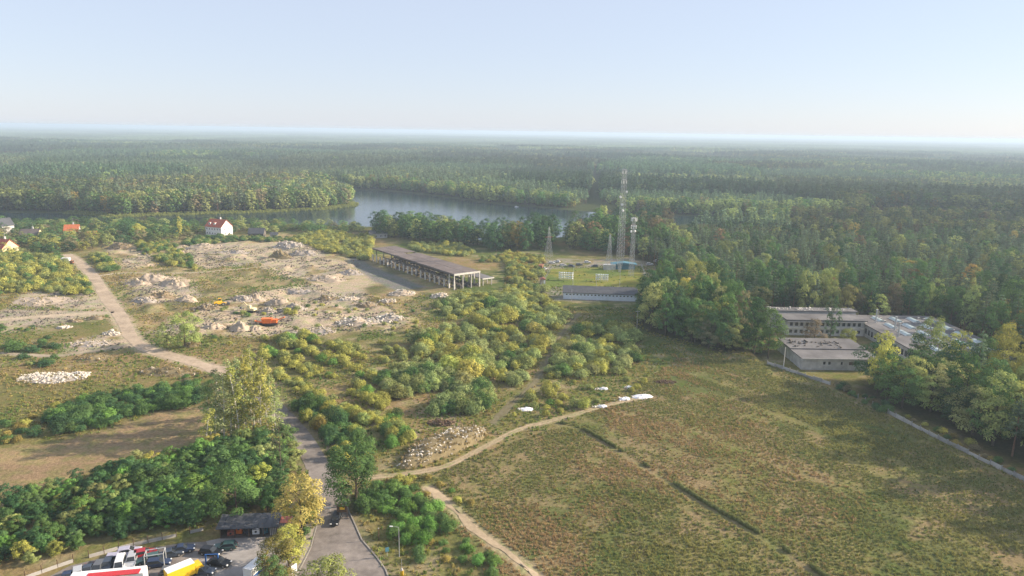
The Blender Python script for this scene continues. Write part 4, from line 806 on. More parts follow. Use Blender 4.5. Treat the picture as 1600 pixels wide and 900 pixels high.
def tarp(label, px, py, wpx, seed, rz=0.):
    x, y = at(px, py); o = thing('plastic_heap', (x, y), rz, label, 'plastic heap', 'white plastic heaps in the field'); rng = np.random.default_rng(seed); w_ = wpx * math.hypot(x, y) / FPX; n_ = 22; u = np.linspace(-1, 1, n_); U, V = np.meshgrid(u, u); q = np.maximum(np.abs(U), np.abs(V)); rr = np.hypot(U, V) + 1e-6
    lx, ly = U * q / rr * w_ * .5 * (1 + .4 * (fbm(U * 2 + seed, V * 2, 1, seed) - .5)), V * q / rr * w_ * .28; z = .75 * (1 - q ** 3) * (.35 + fbm(U * 3 + seed, V * 3, 1., seed + 4, 4)) + .22 * fbm(U * 9, V * 9, 1., seed + 7, 2) - .15
    ii = np.arange(n_ * n_).reshape(n_, n_); link('sheet', np_mesh('sheet', np.stack([lx, ly, z], -1).reshape(-1, 3), np.stack([ii[:-1, :-1], ii[:-1, 1:], ii[1:, 1:], ii[1:, :-1]], -1).reshape(-1, 4), 'plastic_white'), o)
    sp = np.c_[rng.normal(size=(26, 2)) * [w_ * .35, w_ * .16], np.full(26, .1)]; tag(chunk_mesh(sp, rng, .2, .6).build('rubble', 'white_rubble', o), kind='stuff')
tarp('big crumpled white plastic heap at the end of the field track', 1003, 620, 36, 5, .2); tarp('medium white plastic heap next to the big one', 976, 624, 20, 6, .3); tarp('single white mound of plastic beside the field track', 941, 636, 18, 7); tarp('small white plastic scrap behind the track end', 943, 608, 16, 8); tarp('small white plastic scrap near the dark branches', 984, 606, 13, 9); tarp('grey-white plastic heap beside the narrow path', 822, 640, 26, 10, .1)
heap_px('branch_pile', 'pile of dark cut branches at the edge of the field', 1040, 597, 34, 3, 'earth', 1210, depth=.5, chunks=200, cmat='timber', lo=.15, hi=.5, cname='branches')

# ------------------------------------------------------------------ ruined hall
A0, B0 = np.array(at(710, 453)), np.array(at(583, 408)); L_ = np.linalg.norm(B0 - A0); ang = math.atan2(*(B0 - A0)[::-1]); HW, HH = 15.5, 8.2
hall = thing('ruined_hall', (A0[0], A0[1], 0), ang, 'long open ruin of a concrete hall with bare columns and flat brown roof', 'hall')   # local x runs along the hall, local y < 0 is its width
NB = 19; st_ = L_ / NB
for row, yy in enumerate((0, -HW)):
    for k in range(NB + 1):
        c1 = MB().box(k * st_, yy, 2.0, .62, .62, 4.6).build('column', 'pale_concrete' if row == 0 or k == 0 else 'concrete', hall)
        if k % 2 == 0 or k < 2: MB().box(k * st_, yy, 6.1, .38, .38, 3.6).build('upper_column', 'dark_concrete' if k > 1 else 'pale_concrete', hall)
for k in range(2): MB().box(0, -HW * (k + 1) / 3, 3.9, .45, .45, 8.).build('end_column', 'concrete', hall)
for k in range(NB):
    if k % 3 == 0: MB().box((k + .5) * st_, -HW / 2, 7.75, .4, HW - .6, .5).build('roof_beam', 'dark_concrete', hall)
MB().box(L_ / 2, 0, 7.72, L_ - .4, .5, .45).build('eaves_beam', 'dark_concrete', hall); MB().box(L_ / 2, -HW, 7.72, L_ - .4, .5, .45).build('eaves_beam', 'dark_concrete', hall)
rng = np.random.default_rng(4)
for k in range(NB):
    sag = rng.normal() * .05; gap = .06
    for s_ in (0, 1):
        if k == 13 and s_ == 1: continue
        MB().box((k + .5) * st_, -HW * (.25 + .5 * s_) , 8.15 + sag + .06 * s_, st_ - gap, HW * .5 + (.3 if s_ == 0 else .3), .28, 0, rng.normal() * .006).build('roof_slab', 'ruin_roof', hall)
MB().box(-.35, -HW / 2, 7.95, .3, HW + .6, .95).build('end_fascia', 'pale_concrete', hall)
tag(chunk_mesh(np.c_[rng.random(420) * L_, -rng.random(420) * HW, rng.random(420) * .8], rng, .5, 1.5).build('fallen_debris', 'dark_concrete', hall), kind='stuff')
tag(chunk_mesh(np.c_[rng.random(150) * L_ * .75 + 4, -1.5 - rng.random(150) * 3, 3.6 + rng.random(150) * 1.4], rng, .4, 1.1).build('hanging_wreck', 'dark_concrete', hall), kind='stuff')
MB().box(L_ * .46, -HW * .5, 4.1, L_ * .80, .5, .9).build('crane_beam', 'dark_concrete', hall); MB().box(L_ * .46, -.2, 4.55, L_ * .8, .5, .5).build('crane_beam', 'dark_concrete', hall)
an = thing('ruined_annex', (A0[0], A0[1], 0), ang, 'low flat-roofed annex against the far side of the ruined hall', 'annex')
for k in range(4):
    for yy in (-HW - 2.5, -HW - 8): MB().box(.3 + k * 4, yy, 1.7, .4, .4, 3.9).build('column', 'concrete', an)
MB().box(6.2, -HW - 5.2, 3.85, 13.5, 7.4, .4).build('roof', 'roof_felt', an); MB().box(-.75, -HW - 5.2, 3.85, .3, 7.5, .55).build('fascia', 'pale_concrete', an)

# ------------------------------------------------------------------ walls with real openings
def facade(mb, x0, x1, z0, z1, y, th, cols, rows):
    """wall slab along x in [x0,x1] at y, thickness th, openings at cols (xa,xb) x rows (za,zb)"""
    zs = z0
    for (za, zb) in rows + [(z1, z1)]:
        if za > zs: mb.box((x0 + x1) / 2, y, (zs + za) / 2, x1 - x0, th, za - zs)
        if zb > za:
            xs = x0
            for (xa, xb) in cols + [(x1, x1)]:
                if xa > xs: mb.box((xs + xa) / 2, y, (za + zb) / 2, xa - xs, th, zb - za)
                xs = xb
        zs = zb
def window(parent, x, y, z, wd, ht, axis_='x', frame='white_paint', glass='glass', t=.07):
    f = MB()
    for s in (-1, 1):
        if axis_ == 'x': f.box(x + s * (wd / 2 - t / 2), y, z, t, .1, ht); f.box(x, y, z + s * (ht / 2 - t / 2), wd - 2 * t, .1, t)
        else: f.box(x, y + s * (wd / 2 - t / 2), z, .1, t, ht); f.box(x, y, z + s * (ht / 2 - t / 2), .1, wd - 2 * t, t)
    o = f.build('window', frame, parent)
    MB().box(x, y, z, *((wd - 2 * t, .03, ht - 2 * t) if axis_ == 'x' else (.03, wd - 2 * t, ht - 2 * t))).build('pane', glass, o); return o
# ------------------------------------------------------------------ derelict works on the right
wh = thing('warehouse', (102, 231, 0), 0, 'low grey warehouse with flat felt roof at the concrete wall', 'warehouse'); mb = MB()
facade(mb, 0, 27, -.3, 4.1, .15, .3, [(7.4, 8.4), (9.2, 10.2), (13.6, 14.4), (16.5, 20.5)], [(1.9, 3.1)]); mb.box(.15, 11.5, 1.9, .3, 22.4, 4.4); mb.box(26.85, 11.5, 1.9, .3, 22.4, 4.4); mb.box(13.5, 22.85, 1.9, 27, .3, 4.4); mb.build('wall', 'grey_wall', wh)
for xx, ww in ((7.9, 1.), (9.7, 1.), (14., .8)): window(wh, xx, .2, 2.5, ww, 1.2, frame='grey_wall')
MB().box(18.5, .2, 2.5, 3.9, .1, 1.15).build('boarded_opening', 'timber', wh)
rf = MB().side([(-.4, 4.1), (27.4, 4.1), (27.4, 4.35), (-.4, 4.35)], -.4, 10).build('roof', 'roof_felt', wh); MB().box(13.5, 16.6, 4.5, 27.9, 13.4, .5).build('roof', 'roof_felt', wh); MB().box(13.5, -.5, 4.2, 28, .2, .4).build('eaves', 'concrete', wh)
rng = np.random.default_rng(9)
tag(chunk_mesh(np.c_[rng.random(60) * 18 + 2, 11 + rng.random(60) * 9, np.full(60, 4.75)], rng, .3, .9).build('roof_debris', 'dark_concrete', wh), kind='stuff')
ob = thing('office_block', (113, 274, 0), 0, 'two-storey white block with long rows of windows at the derelict works', 'office block'); mb = MB(); colsw = [(1.2 + 2.15 * k, 2.6 + 2.15 * k) for k in range(14)]
facade(mb, 0, 32, -.3, 6.4, .15, .3, colsw, [(.9, 2.4), (3.9, 5.6)]); mb.box(.15, 4.5, 3.05, .3, 8.4, 6.7); mb.box(31.85, 4.5, 3.05, .3, 8.4, 6.7); mb.box(16, 8.85, 3.05, 32, .3, 6.7); mb.build('wall', 'white_wall', ob)
for (xa, xb) in colsw:
    for (za, zb) in ((.9, 2.4), (3.9, 5.6)): window(ob, (xa + xb) / 2, .2, (za + zb) / 2, xb - xa, zb - za)
MB().box(16, 4.4, 6.62, 33.2, 10.4, .4).build('roof', 'roof_felt', ob); MB().box(16, -.6, 5.95, 32.6, 1.2, .2).build('canopy', 'concrete', ob)
MB().box(16, -.1, 3.15, 31.6, .3, .5).build('band', 'pale_concrete', ob)
bb = thing('rear_block', (110, 284.4, 0), 0, 'higher pale rear block with ragged roof edge at the derelict works', 'block'); MB().box(18, 2.6, 3.6, 36, 5.2, 7.8).build('wall', 'white_wall', bb); MB().box(18, 2.6, 7.7, 37, 6.2, .4).build('roof', 'roof_felt', bb); tag(chunk_mesh(np.c_[rng.random(60) * 36, rng.random(60) * 5, np.full(60, 7.95)], rng, .2, .7).build('roof_debris', 'pale_concrete', bb), kind='stuff')
hl = thing('factory_hall', (145.3, 232, 0), 0, 'wide flat-roofed factory hall with rows of roof lights', 'factory hall'); mb = MB()
mb.box(17.5, .15, 2.3, 35, .3, 5.2); mb.box(17.5, 55.85, 2.3, 35, .3, 5.2); mb.box(34.85, 28, 2.3, .3, 55.4, 5.2); mb.box(.15, 28, .4, .3, 55.4, 1.4); mb.box(.15, 28, 4.2, .3, 55.4, 1.4)
for k in range(23): mb.box(.15, .5 + k * 2.48, 2.3, .3, .5, 2.4)
mb.build('wall', 'grey_wall', hl)
for k in range(22): window(hl, .2, 1.74 + k * 2.48, 2.3, 1.98, 2.4, 'y')
MB().box(17.5, 28, 5.1, 36, 57, .4).build('roof', 'roof_felt', hl)
for i in range(4):
    for j in range(5):
        x, y = 8.5 + i * 7.3, 8 + j * 10.2 - i * .2; s = MB().side([(x - 1.5, 5.3), (x + 1.5, 5.3), (x + .6, 6.0), (x - .6, 6.0)], y - 3.2, y + 3.2).build('roof_light', 'skylight', hl); MB().box(x, y, 5.35, 3.3, 6.7, .16).build('upstand', 'pale_concrete', s)
for k, (x, y) in enumerate([(3.5, 24), (7, 33), (5, 44)]): MB().tube((x, y, 5.2), (x, y, 10.5), .3, .28, 8).build('vent_stack', 'steel', hl); MB().tube((x, y, 10.5), (x, y, 11.0), .42, .42, 8).build('stack_cap', 'steel', hl)
for k in range(10): MB().box(rng.uniform(2, 33), rng.uniform(3, 53), 5.55, .8, .8, .6).build('roof_vent', 'concrete', hl)
# concrete panel wall
WALLPTS = np.array([(92, 236.5), (106.2, 215.3), (112, 194), (117, 173), (122.5, 155.6), (137, 110), (150, 70)]); seg = np.linalg.norm(np.diff(WALLPTS, axis=0), axis=1); cum = np.r_[0, np.cumsum(seg)]; nP = int(cum[-1] / 3.05)
pw = thing('concrete_wall', (WALLPTS[0][0], WALLPTS[0][1], 0), 0, 'long grey concrete panel wall between the open field and the wood', 'wall')
q = lambda d: np.array([np.interp(d, cum, WALLPTS[:, 0]), np.interp(d, cum, WALLPTS[:, 1])]) - WALLPTS[0]
panel_me2 = MB().box(0, 0, .5, 2.8, .09, 1.4).mesh('panel', 'concrete'); panel_me = MB().box(0, 0, .5, 2.8, .09, 1.4).mesh('panel', 'wall_panel'); post_me = MB().box(0, 0, .6, .2, .22, 1.65).mesh('post', 'wall_panel')
for k in range(nP):
    a, b_ = q(k * 3.05), q((k + 1) * 3.05); th = math.atan2(b_[1] - a[1], b_[0] - a[0]); gz = ground_z(*(WALLPTS[0] + a)); ps = link('post', post_me, pw); ps.location = (a[0], a[1], gz); ps.rotation_euler.z = th
    d = k * 3.05
    if 24 < d < 45 or (58 < d < 60) or random.random() < .08: continue
    pl = link('panel', random.choice((panel_me, panel_me2)), pw); mid = (a + b_) / 2; pl.location = (mid[0], mid[1], ground_z(*(WALLPTS[0] + mid)) - .1 * random.random()); pl.rotation_euler = (random.gauss(0, .06), random.gauss(0, .02), th); pl.scale.z = random.uniform(.78, 1.08)
def pole(name, px, py, h, label, mat='concrete', r=.16, cat='pole', cross=False):
    x, y = at(px, py); o = thing(name, (x, y), 0, label, cat); MB().tube((0, 0, -.3), (0, 0, h), r, r * .7, 8).build('shaft', mat, o)
    if cross:
        MB().box(0, 0, h - .4, 1.8, .12, .12).build('crossarm', mat, o)
        for s in (-.75, 0, .75): MB().tube((s, 0, h - .34), (s, 0, h - .08), .05, .04, 6).build('insulator', 'lamp', o)
    return o
pole('utility_pole', 1224, 575, 7.6, 'white concrete pole at the corner of the concrete wall', 'pale_concrete'); pole('utility_pole', 995, 514, 8.0, 'lone wooden pole between willow scrub and wood', 'concrete', cross=True)
pole('utility_pole', 1369, 520, 9.5, 'pole in the courtyard beside the factory hall', 'pale_concrete', .13)

# ------------------------------------------------------------------ radio compound
def lattice(name, x, y, prof, nseg, r, label, mat='steel', sides=4, leg=1.0):
    """prof: (height, half width) pairs"""
    o = thing(name, (x, y), .35, label, 'mast'); hz_, ws = zip(*prof); zz = np.linspace(0, hz_[-1], nseg + 1); hw = np.interp(zz, hz_, ws)
    P3 = lambda k, s: (hw[k] * math.cos(2 * math.pi * (s + .5) / sides) * 1.414, hw[k] * math.sin(2 * math.pi * (s + .5) / sides) * 1.414, zz[k])
    for s in range(sides):
        mb = MB()
        for k in range(nseg): mb.tube(P3(k, s), P3(k + 1, s), r * leg, r * leg, 4)
        mb.build('leg', mat, o)
        mb = MB()
        for k in range(nseg):
            a, b_ = P3(k, s), P3(k + 1, (s + 1) % sides); c2, d2 = P3(k, (s + 1) % sides), P3(k + 1, s); mb.tube(a, b_, r * .6, n=3); mb.tube(c2, d2, r * .6, n=3); mb.tube(P3(k + 1, s), P3(k + 1, (s + 1) % sides), r * .55, n=3)
        tag(mb.build('bracing', mat, o), kind='stuff')
    return o
mx_, my_ = at(968, 425)
t = lattice('lattice_mast', mx_, my_, [(0, .4), (9, 1.6), (30, 1.35), (60, .95)], 24, .07, 'tallest white lattice radio mast rising above the wood', 'steel')
for z_ in (59.6, 54): MB().box(0, 0, z_, 2.4, 2.4, .12).build('platform', 'steel', t)
for k in range(8):
    a = k * .785; z_ = (58.3, 52.8)[k % 2]; MB().box(1.5 * math.cos(a), 1.5 * math.sin(a), z_, .24, .24, 1.8, a).build('panel_antenna', 'white_paint', t)
for z_, a in ((47, 0), (44, 2), (40, 4), (36, 1)): MB().tube((1.6 * math.cos(a), 1.6 * math.sin(a), z_), (2.3 * math.cos(a), 2.3 * math.sin(a), z_), .55, .75, 10).build('dish_antenna', 'white_paint', t)
MB().tube((0, 0, 60), (0, 0, 62.5), .06, .04).build('spire', 'steel', t)
t = lattice('lattice_mast', *at(986, 432), [(0, 1.1), (34, .6)], 14, .065, 'shorter lattice mast with white panel antennas beside the tallest mast')
for z_ in (33.5, 29): MB().box(0, 0, z_, 2.6, 2.6, .15).build('platform', 'steel', t)
for k in range(9): a = k * .698; MB().box(1.6 * math.cos(a), 1.6 * math.sin(a), 32.8 if k % 3 else 28.5, .28, .28, 2.0, a).build('panel_antenna', 'white_paint', t)
for a in (.5, 3): MB().tube((1 * math.cos(a), 1 * math.sin(a), 26), (1.6 * math.cos(a), 1.6 * math.sin(a), 26), .6, .75, 10).build('dish_antenna', 'white_paint', t)
t = lattice('lattice_tower', *at(951, 424), [(0, 1.9), (15, .7), (22, .3)], 9, .065, 'small tapering lattice tower in front of the tallest mast')
t = lattice('lattice_tower', *at(857, 405), [(0, 2.3), (13, .8), (21, .25)], 8, .06, 'tapering grey pylon with a crossarm at the corner of the radio compound', 'steel')
MB().box(0, 0, 14.4, 5., .2, .2).build('crossarm', 'red_steel', t)
x, y = at(880, 467); lb = thing('long_shed', (x, y, 0), -.09, 'long low white shed with dark sloping roof below the radio lawn', 'shed'); mb = MB(); facade(mb, 0, 36, -.3, 3.2, .12, .24, [(1.2 + 1.75 * k, 2.1 + 1.75 * k) for k in range(19)], [(2.0, 2.7)])
mb.box(.12, 3.6, 1.45, .24, 6.7, 3.5); mb.box(35.88, 3.6, 1.45, .24, 6.7, 3.5); mb.box(18, 7.1, 2.2, 36, .24, 5.0); mb.build('wall', 'blue_white', lb)
for k in range(19): window(lb, 1.65 + 1.75 * k, .15, 2.35, .9, .7)
r_ = MB().side([(-.4, 0), (36.4, 0), (36.4, .25), (-.4, .25)], 0, 8.2).build('roof', 'dark_roof', lb); r_.location = (0, -.5, 3.2); r_.rotation_euler.x = math.radians(13.5)
def frame_array(px, py, label, n_=7, h=5.):
    x, y = at(px, py); o = thing('antenna_array', (x, y), random.uniform(-.2, .2), label, 'antenna')
    for k in range(n_):
        u = (k - n_ / 2) * 1.2; MB().tube((u, 0, 0), (u, 0, h * .6), .08).build('mast', 'steel', o)
        for j in range(4): MB().box(u, 0, h * (.25 + .2 * j), 1.0, .5, .5, k * .7).build('panel_antenna', 'blue_white' if j % 2 else 'white_paint', o)
frame_array(886, 438, 'dense white antenna frames on the radio lawn, by the pylon side'); frame_array(942, 440, 'second group of white antenna frames on the shaded half of the lawn', 6, 4.6)
for k, (px, py, h) in enumerate([(895, 447, 11), (931, 463, 8), (968, 450, 13), (893, 470, 6)]): pole('lamp_mast', px, py, h, 'thin steel post %s' % ('on the radio lawn next to the first antenna frames', 'standing in front of the long white shed', 'on the shaded end of the radio lawn', 'by the corner of the long white shed')[k], 'steel', .09, 'post')
x, y = at(975, 421); bb2 = thing('blue_shed', (x, y), 0, 'low teal metal shed at the foot of the radio masts', 'shed'); MB().box(0, 2.5, 1.2, 13, 5, 2.8).build('wall', 'teal', bb2); MB().side([(-7.8, 3.0), (7.8, 3.0), (7.8, 3.2), (0, 4.2), (-7.8, 3.2)], -.8, 5.8).build('roof', 'teal', bb2)
x, y = at(952, 421); cb = thing('equipment_cabin', (x, y), 0, 'small white equipment cabin under the tapering lattice tower', 'cabin'); MB().box(0, 0, 1.3, 7, 3, 3).build('wall', 'white_wall', cb); MB().box(0, 0, 2.95, 7.4, 3.4, .22).build('roof', 'steel', cb)
for k in range(4): MB().box(-2.6 + 1.75 * k, -1.53, 1.5, 1., .06, 1.2).build('shutter', 'steel', cb)
x, y = at(845, 420); cb = thing('container', (x, y), 1.4, 'rusty brown container at the pylon corner of the compound', 'container'); MB().box(0, 0, 1.3, 6, 2.4, 2.6).build('body', 'brown_steel', cb, .05); MB().box(3.02, 0, 1.3, .06, 2.2, 2.4).build('door', 'red_steel', cb)
x, y = at(848, 443); cb = thing('brick_hut', (x, y), .2, 'tiny pinkish hut at the fence corner of the radio lawn', 'hut'); MB().box(0, 0, 1.2, 2.6, 2.4, 2.8).build('wall', 'sand', cb); MB().side([(-1.6, 2.6), (1.6, 2.6), (0, 3.5)], -1.4, 1.4).build('roof', 'red_steel', cb); MB().box(.6, -1.23, 1.0, .9, .06, 2.).build('door', 'white_paint', cb)
# wire fence of the radio lawn: posts are parts
lf = thing('wire_fence', (*at(845, 449), 0), 0, 'wire fence with steel posts around the radio lawn', 'fence'); fp0 = np.array(at(845, 449)); ring = [at(845, 449), at(862, 419), at(1002, 416), at(1014, 447)]; pm = MB().tube((0, 0, -.2), (0, 0, 2.2), .06, n=5).mesh('post', 'steel')
for (a, b_) in zip(ring[:-1], ring[1:]):
    a, b_ = np.array(a), np.array(b_); n_ = int(np.linalg.norm(b_ - a) / 3.5)
    for k in range(n_ + 1): o = link('post', pm, lf); pp = a + (b_ - a) * k / n_ - fp0; o.location = (pp[0], pp[1], 0)
    for z_ in (.5, 1.2, 2.0): MB().tube((*(a - fp0), z_), (*(b_ - fp0), z_), .018, n=3).build('wire', 'steel', lf)

# ------------------------------------------------------------------ houses
def house(name, px, py, L, Dp, wall_h, roof_h, rz, wall, roof, label, floors=2, ncol=4, chimney=True, dormer=False):
    x, y = at(px, py); o = thing(name, (x, y), rz, label, 'house'); mb = MB(); step = L / ncol; cols = [(-L / 2 + step * (k + .5) - .5, -L / 2 + step * (k + .5) + .5) for k in range(ncol)]; fh = wall_h / floors; rows = [(fh * i + .9, fh * i + 2.2) for i in range(floors)]
    facade(mb, -L / 2, L / 2, -.4, wall_h, .15, .3, cols, rows); mb.box(-L / 2 + .15, Dp / 2, wall_h / 2 - .2, .3, Dp - .6, wall_h + .4); mb.box(L / 2 - .15, Dp / 2, wall_h / 2 - .2, .3, Dp - .6, wall_h + .4); mb.box(0, Dp - .15, wall_h / 2 - .2, L, .3, wall_h + .4)
    for s in (-1, 1):
        xx = s * (L / 2 - .15); mb.add([(xx - .15, .02, wall_h), (xx - .15, Dp - .02, wall_h), (xx - .15, Dp / 2, wall_h + roof_h - .1), (xx + .15, .02, wall_h), (xx + .15, Dp - .02, wall_h), (xx + .15, Dp / 2, wall_h + roof_h - .1)], [(0, 1, 2), (3, 5, 4), (0, 2, 5, 3), (1, 4, 5, 2)])
    mb.build('wall', wall, o)
    for c2 in cols:
        for r2 in rows: window(o, sum(c2) / 2, .2, sum(r2) / 2, 1.0, 1.3)
    for s in (-1, 1):
        for k in range(floors): MB().box(s * (L / 2 + .01), Dp * .32, fh * k + 1.5, .05, .9, 1.2).build('gable_window', 'glass', o); MB().box(s * (L / 2 + .01), Dp * .68, fh * k + 1.5, .05, .9, 1.2).build('gable_window', 'glass', o)
    sl_ = math.atan2(roof_h, Dp / 2); ln = math.hypot(roof_h, Dp / 2) + .6; rf = None
    for s in (-1, 1):
        yc, zc = Dp / 2 + s * (Dp / 4 + .2), wall_h + roof_h / 2 - .1; mb = MB(); ca, sa = math.cos(sl_), math.sin(sl_); t_ = .22
        pr = [(-ln / 2, -t_ / 2), (ln / 2, -t_ / 2), (ln / 2, t_ / 2), (-ln / 2, t_ / 2)]; vs = []
        for xx in (-L / 2 - .4, L / 2 + .4):
            for (a, b_) in pr: vs.append((xx, yc + s * (a * ca + b_ * sa), zc + (-a * sa + b_ * ca) + .12))
        mb.add(vs, [(0, 1, 2, 3), (7, 6, 5, 4), (0, 4, 5, 1), (1, 5, 6, 2), (2, 6, 7, 3), (3, 7, 4, 0)]); rf = mb.build('roof', roof, o)
    if chimney: MB().box(L * .1, Dp * .55, wall_h + roof_h + .5, .9, .9, 2.4).build('chimney', 'white_wall', o); MB().tube((L * .1, Dp * .55, wall_h + roof_h + 1.7), (L * .1, Dp * .55, wall_h + roof_h + 5), .07, .04).build('aerial', 'steel', o)
    if dormer:
        for xx in (-L * .28, L * .02): d = MB().box(xx, Dp * .2, wall_h + roof_h * .45, 1.6, 2.6, 1.8).build('dormer', wall, o); MB().box(xx, Dp * .2 - .1, wall_h + roof_h * .45 + 1., 2., 3., .2).build('dormer_roof', roof, d); MB().box(xx, Dp * .2 - 1.32, wall_h + roof_h * .45, .9, .06, 1.1).build('window', 'glass', d)
    return o
house('house', 334, 368, 16, 11, 6.6, 5.0, -.42, 'house_white', 'red_tile', 'large white house with red tiled roof and dormers above the rubble land', 2, 6, True, True)
house('house', 400, 371, 11, 8, 3.4, 3.4, .1, 'dark_concrete', 'dark_roof', 'dark wooden house right of the large white house', 1, 5, False)
house('house', 428, 371, 5, 4, 2.6, 1.6, .2, 'white_wall', 'dark_roof', 'small white-gabled outhouse beside the dark wooden house', 1, 1, False)
house('house', -5, 400, 12, 10, 5.2, 4.6, -.35, 'cream_wall', 'red_tile', 'cream house with red roof half out of the garden trees', 2, 4)
house('house', 112, 373, 9, 8, 5.0, 4.4, .3, 'white_wall', 'orange_tile', 'house with bright orange roof among the garden trees', 1, 3)
house('house', 147, 376, 6, 6, 3.4, 3.0, .8, 'white_wall', 'red_tile', 'small house with dark red roof by the earth heap', 1, 2, False)
house('house', 14, 365, 9, 8, 6., 5.0, 1.2, 'white_wall', 'dark_roof', 'steep grey-roofed house near the shore trees', 1, 2, False)
house('house', 45, 377, 12, 8, 4.6, 3.2, .1, 'cream_wall', 'ruin_roof', 'long house with faded pinkish roof among the garden trees', 1, 4)
house('house', 872, 318, 15, 9, 5, 5, .2, 'cream_wall', 'orange_tile', 'lakeside house with orange roof on the far shore', 2, 4)
house('house', 592, 372, 13, 7, 3.6, 2.0, .4, 'grey_wall', 'roof_felt', 'low flat grey building at the foot of the dark shore trees', 1, 4, False)
house('house', 640, 371, 12, 7, 3.2, 2.2, -.3, 'grey_wall', 'roof_felt', 'grey lakeside cabin hidden behind the dark clump', 1, 4, False)

# ------------------------------------------------------------------ vehicles
def wheels(o, pts, r=.33, wd=.22):
    for (x, y) in pts:
        w_ = MB().tube((x, y - wd / 2, r), (x, y + wd / 2, r), r, r, 14).build('wheel', 'tyre', o); MB().tube((x, y - wd / 2 - .012, r), (x, y + wd / 2 + .012, r), r * .6, r * .6, 10).build('rim', 'rim', w_)
def car(x, y, rz, paint, label, L=4.3, wd=1.76, ht=1.45, kind='hatch', z=None, group='cars'):
    o = thing('parked_car' if 'driving' not in label else 'car', (x, y, ground_z(x, y) + .06 if z is None else z), rz, label, 'car', group); h = L / 2; P_ = 'car_' + paint
    b = MB().side([(-h, .32), (-h - .02, .62), (-h + .08, .86), (h * .42, .90), (h * .88, .76), (h, .58), (h + .02, .34), (h * .8, .22), (-h * .8, .22)], -wd / 2, wd / 2).build('body', P_, o, .07)
    r0, r1, f1, f0 = dict(hatch=(-.94, -.80, .08, .44), wagon=(-.97, -.90, .08, .44), sedan=(-.70, -.42, .06, .40), van=(-.98, -.95, .42, .74))[kind]
    r0, r1, f1, f0 = r0 * h, r1 * h, f1 * h, f0 * h; zb, zt = .86, ht; wb, wt = wd * .47, wd * .39
    cb = MB().add([(r0, -wb, zb), (f0, -wb, zb), (f0, wb, zb), (r0, wb, zb), (r1, -wt, zt), (f1, -wt, zt), (f1, wt, zt), (r1, wt, zt)], [(3, 2, 1, 0), (4, 5, 6, 7), (0, 1, 5, 4), (1, 2, 6, 5), (2, 3, 7, 6), (3, 0, 4, 7)]).build('cabin', P_, o, .05)
    def pane(nm, q, off):
        q = [Vector(p) for p in q]; c = sum(q, Vector()) / 4; n_ = (q[1] - q[0]).cross(q[3] - q[0]).normalized()
        if n_.dot(Vector(off)) < 0: n_ = -n_
        q = [c + (p - c) * .86 for p in q]; mb = MB().add([p + n_ * .012 for p in q] + [p - n_ * .03 for p in q], [(0, 1, 2, 3), (7, 6, 5, 4), (0, 4, 5, 1), (1, 5, 6, 2), (2, 6, 7, 3), (3, 7, 4, 0)]); mb.build(nm, 'glass', o)
    pane('windscreen', [(f0, -wb, zb), (f0, wb, zb), (f1, wt, zt), (f1, -wt, zt)], (1, 0, .3)); pane('rear_window', [(r0, -wb, zb), (r0, wb, zb), (r1, wt, zt), (r1, -wt, zt)], (-1, 0, .3))
    for s in (-1, 1): pane('side_window', [(r0, s * wb, zb), (f0, s * wb, zb), (f1, s * wt, zt), (r1, s * wt, zt)], (0, s, .2))
    for s in (-1, 1):
        MB().box(h - .08, s * wd * .36, .66, .22, .34, .14).build('headlight', 'lamp', o); MB().box(-h + .02, s * wd * .38, .72, .12, .22, .2).build('tail_light', 'red_lamp', o); MB().box(f0 * .9, s * (wd / 2 + .07), .95, .14, .16, .12).build('mirror', P_, o)
    wheels(o, [(a * h * .62, s * (wd / 2 - .1)) for a in (-1, 1) for s in (-1, 1)]); return o
def car_px(px, py, head, paint, label, **kw): x, y = at(px, py); return car(x, y, math.radians(head), paint, label, **kw)
car_px(525, 815, -87, 'black', 'black car driving down the asphalt road', ht=1.5, L=4.4, group=None)
G = 'cars in the car yard'
for a in [(206, 880, -72, 'silver', 'silver estate car with its nose to the long trailer', 'wagon'), (188, 888, -70, 'white', 'white panel car beside the silver estate car', 'van'), (168, 888, -75, 'slate', 'dark slate car left of the white panel car', 'hatch'), (153, 893, -80, 'grey', 'dark grey car second from the white panel car', 'hatch'), (137, 897, -70, 'slate', 'dark saloon third from the white panel car', 'sedan'),
          (122, 903, -60, 'silver', 'pale silver car at the fence end of the row', 'hatch'), (105, 908, -70, 'navy', 'dark blue car at the low end of the row', 'sedan'), (226, 869, 25, 'darkred', 'red car parked along the yard fence', 'hatch'), (232, 878, 205, 'green', 'dark green car in front of the red car', 'hatch'), (202, 866, 20, 'lilac', 'lilac-grey car tucked behind the silver estate car', 'hatch'), (184, 876, 15, 'lilac', 'pale lilac car behind the white panel car', 'hatch'),
          (286, 862, 20, 'navy', 'navy car by the fence below the shed', 'sedan'), (268, 869, 25, 'slate', 'slate grey car between the red car and the navy car', 'sedan'), (248, 884, 15, 'navy', 'navy car beside the stripped steel frame', 'hatch'), (330, 866, -10, 'black', 'black hatchback on the edge of the concrete', 'hatch'), (343, 883, -12, 'black', 'long black saloon on the concrete', 'sedan'), (318, 896, -5, 'slate', 'dark slate saloon below the black saloon', 'sedan'), (352, 858, 190, 'green', 'dark car under the shed mouth', 'hatch'), (270, 897, 10, 'grey', 'grey car between the trailer and the yellow truck', 'hatch')]:
    car_px(a[0], a[1], a[2], a[3], a[4], kind=a[5], ht=1.9 if a[5] == 'van' else 1.45, group=G)
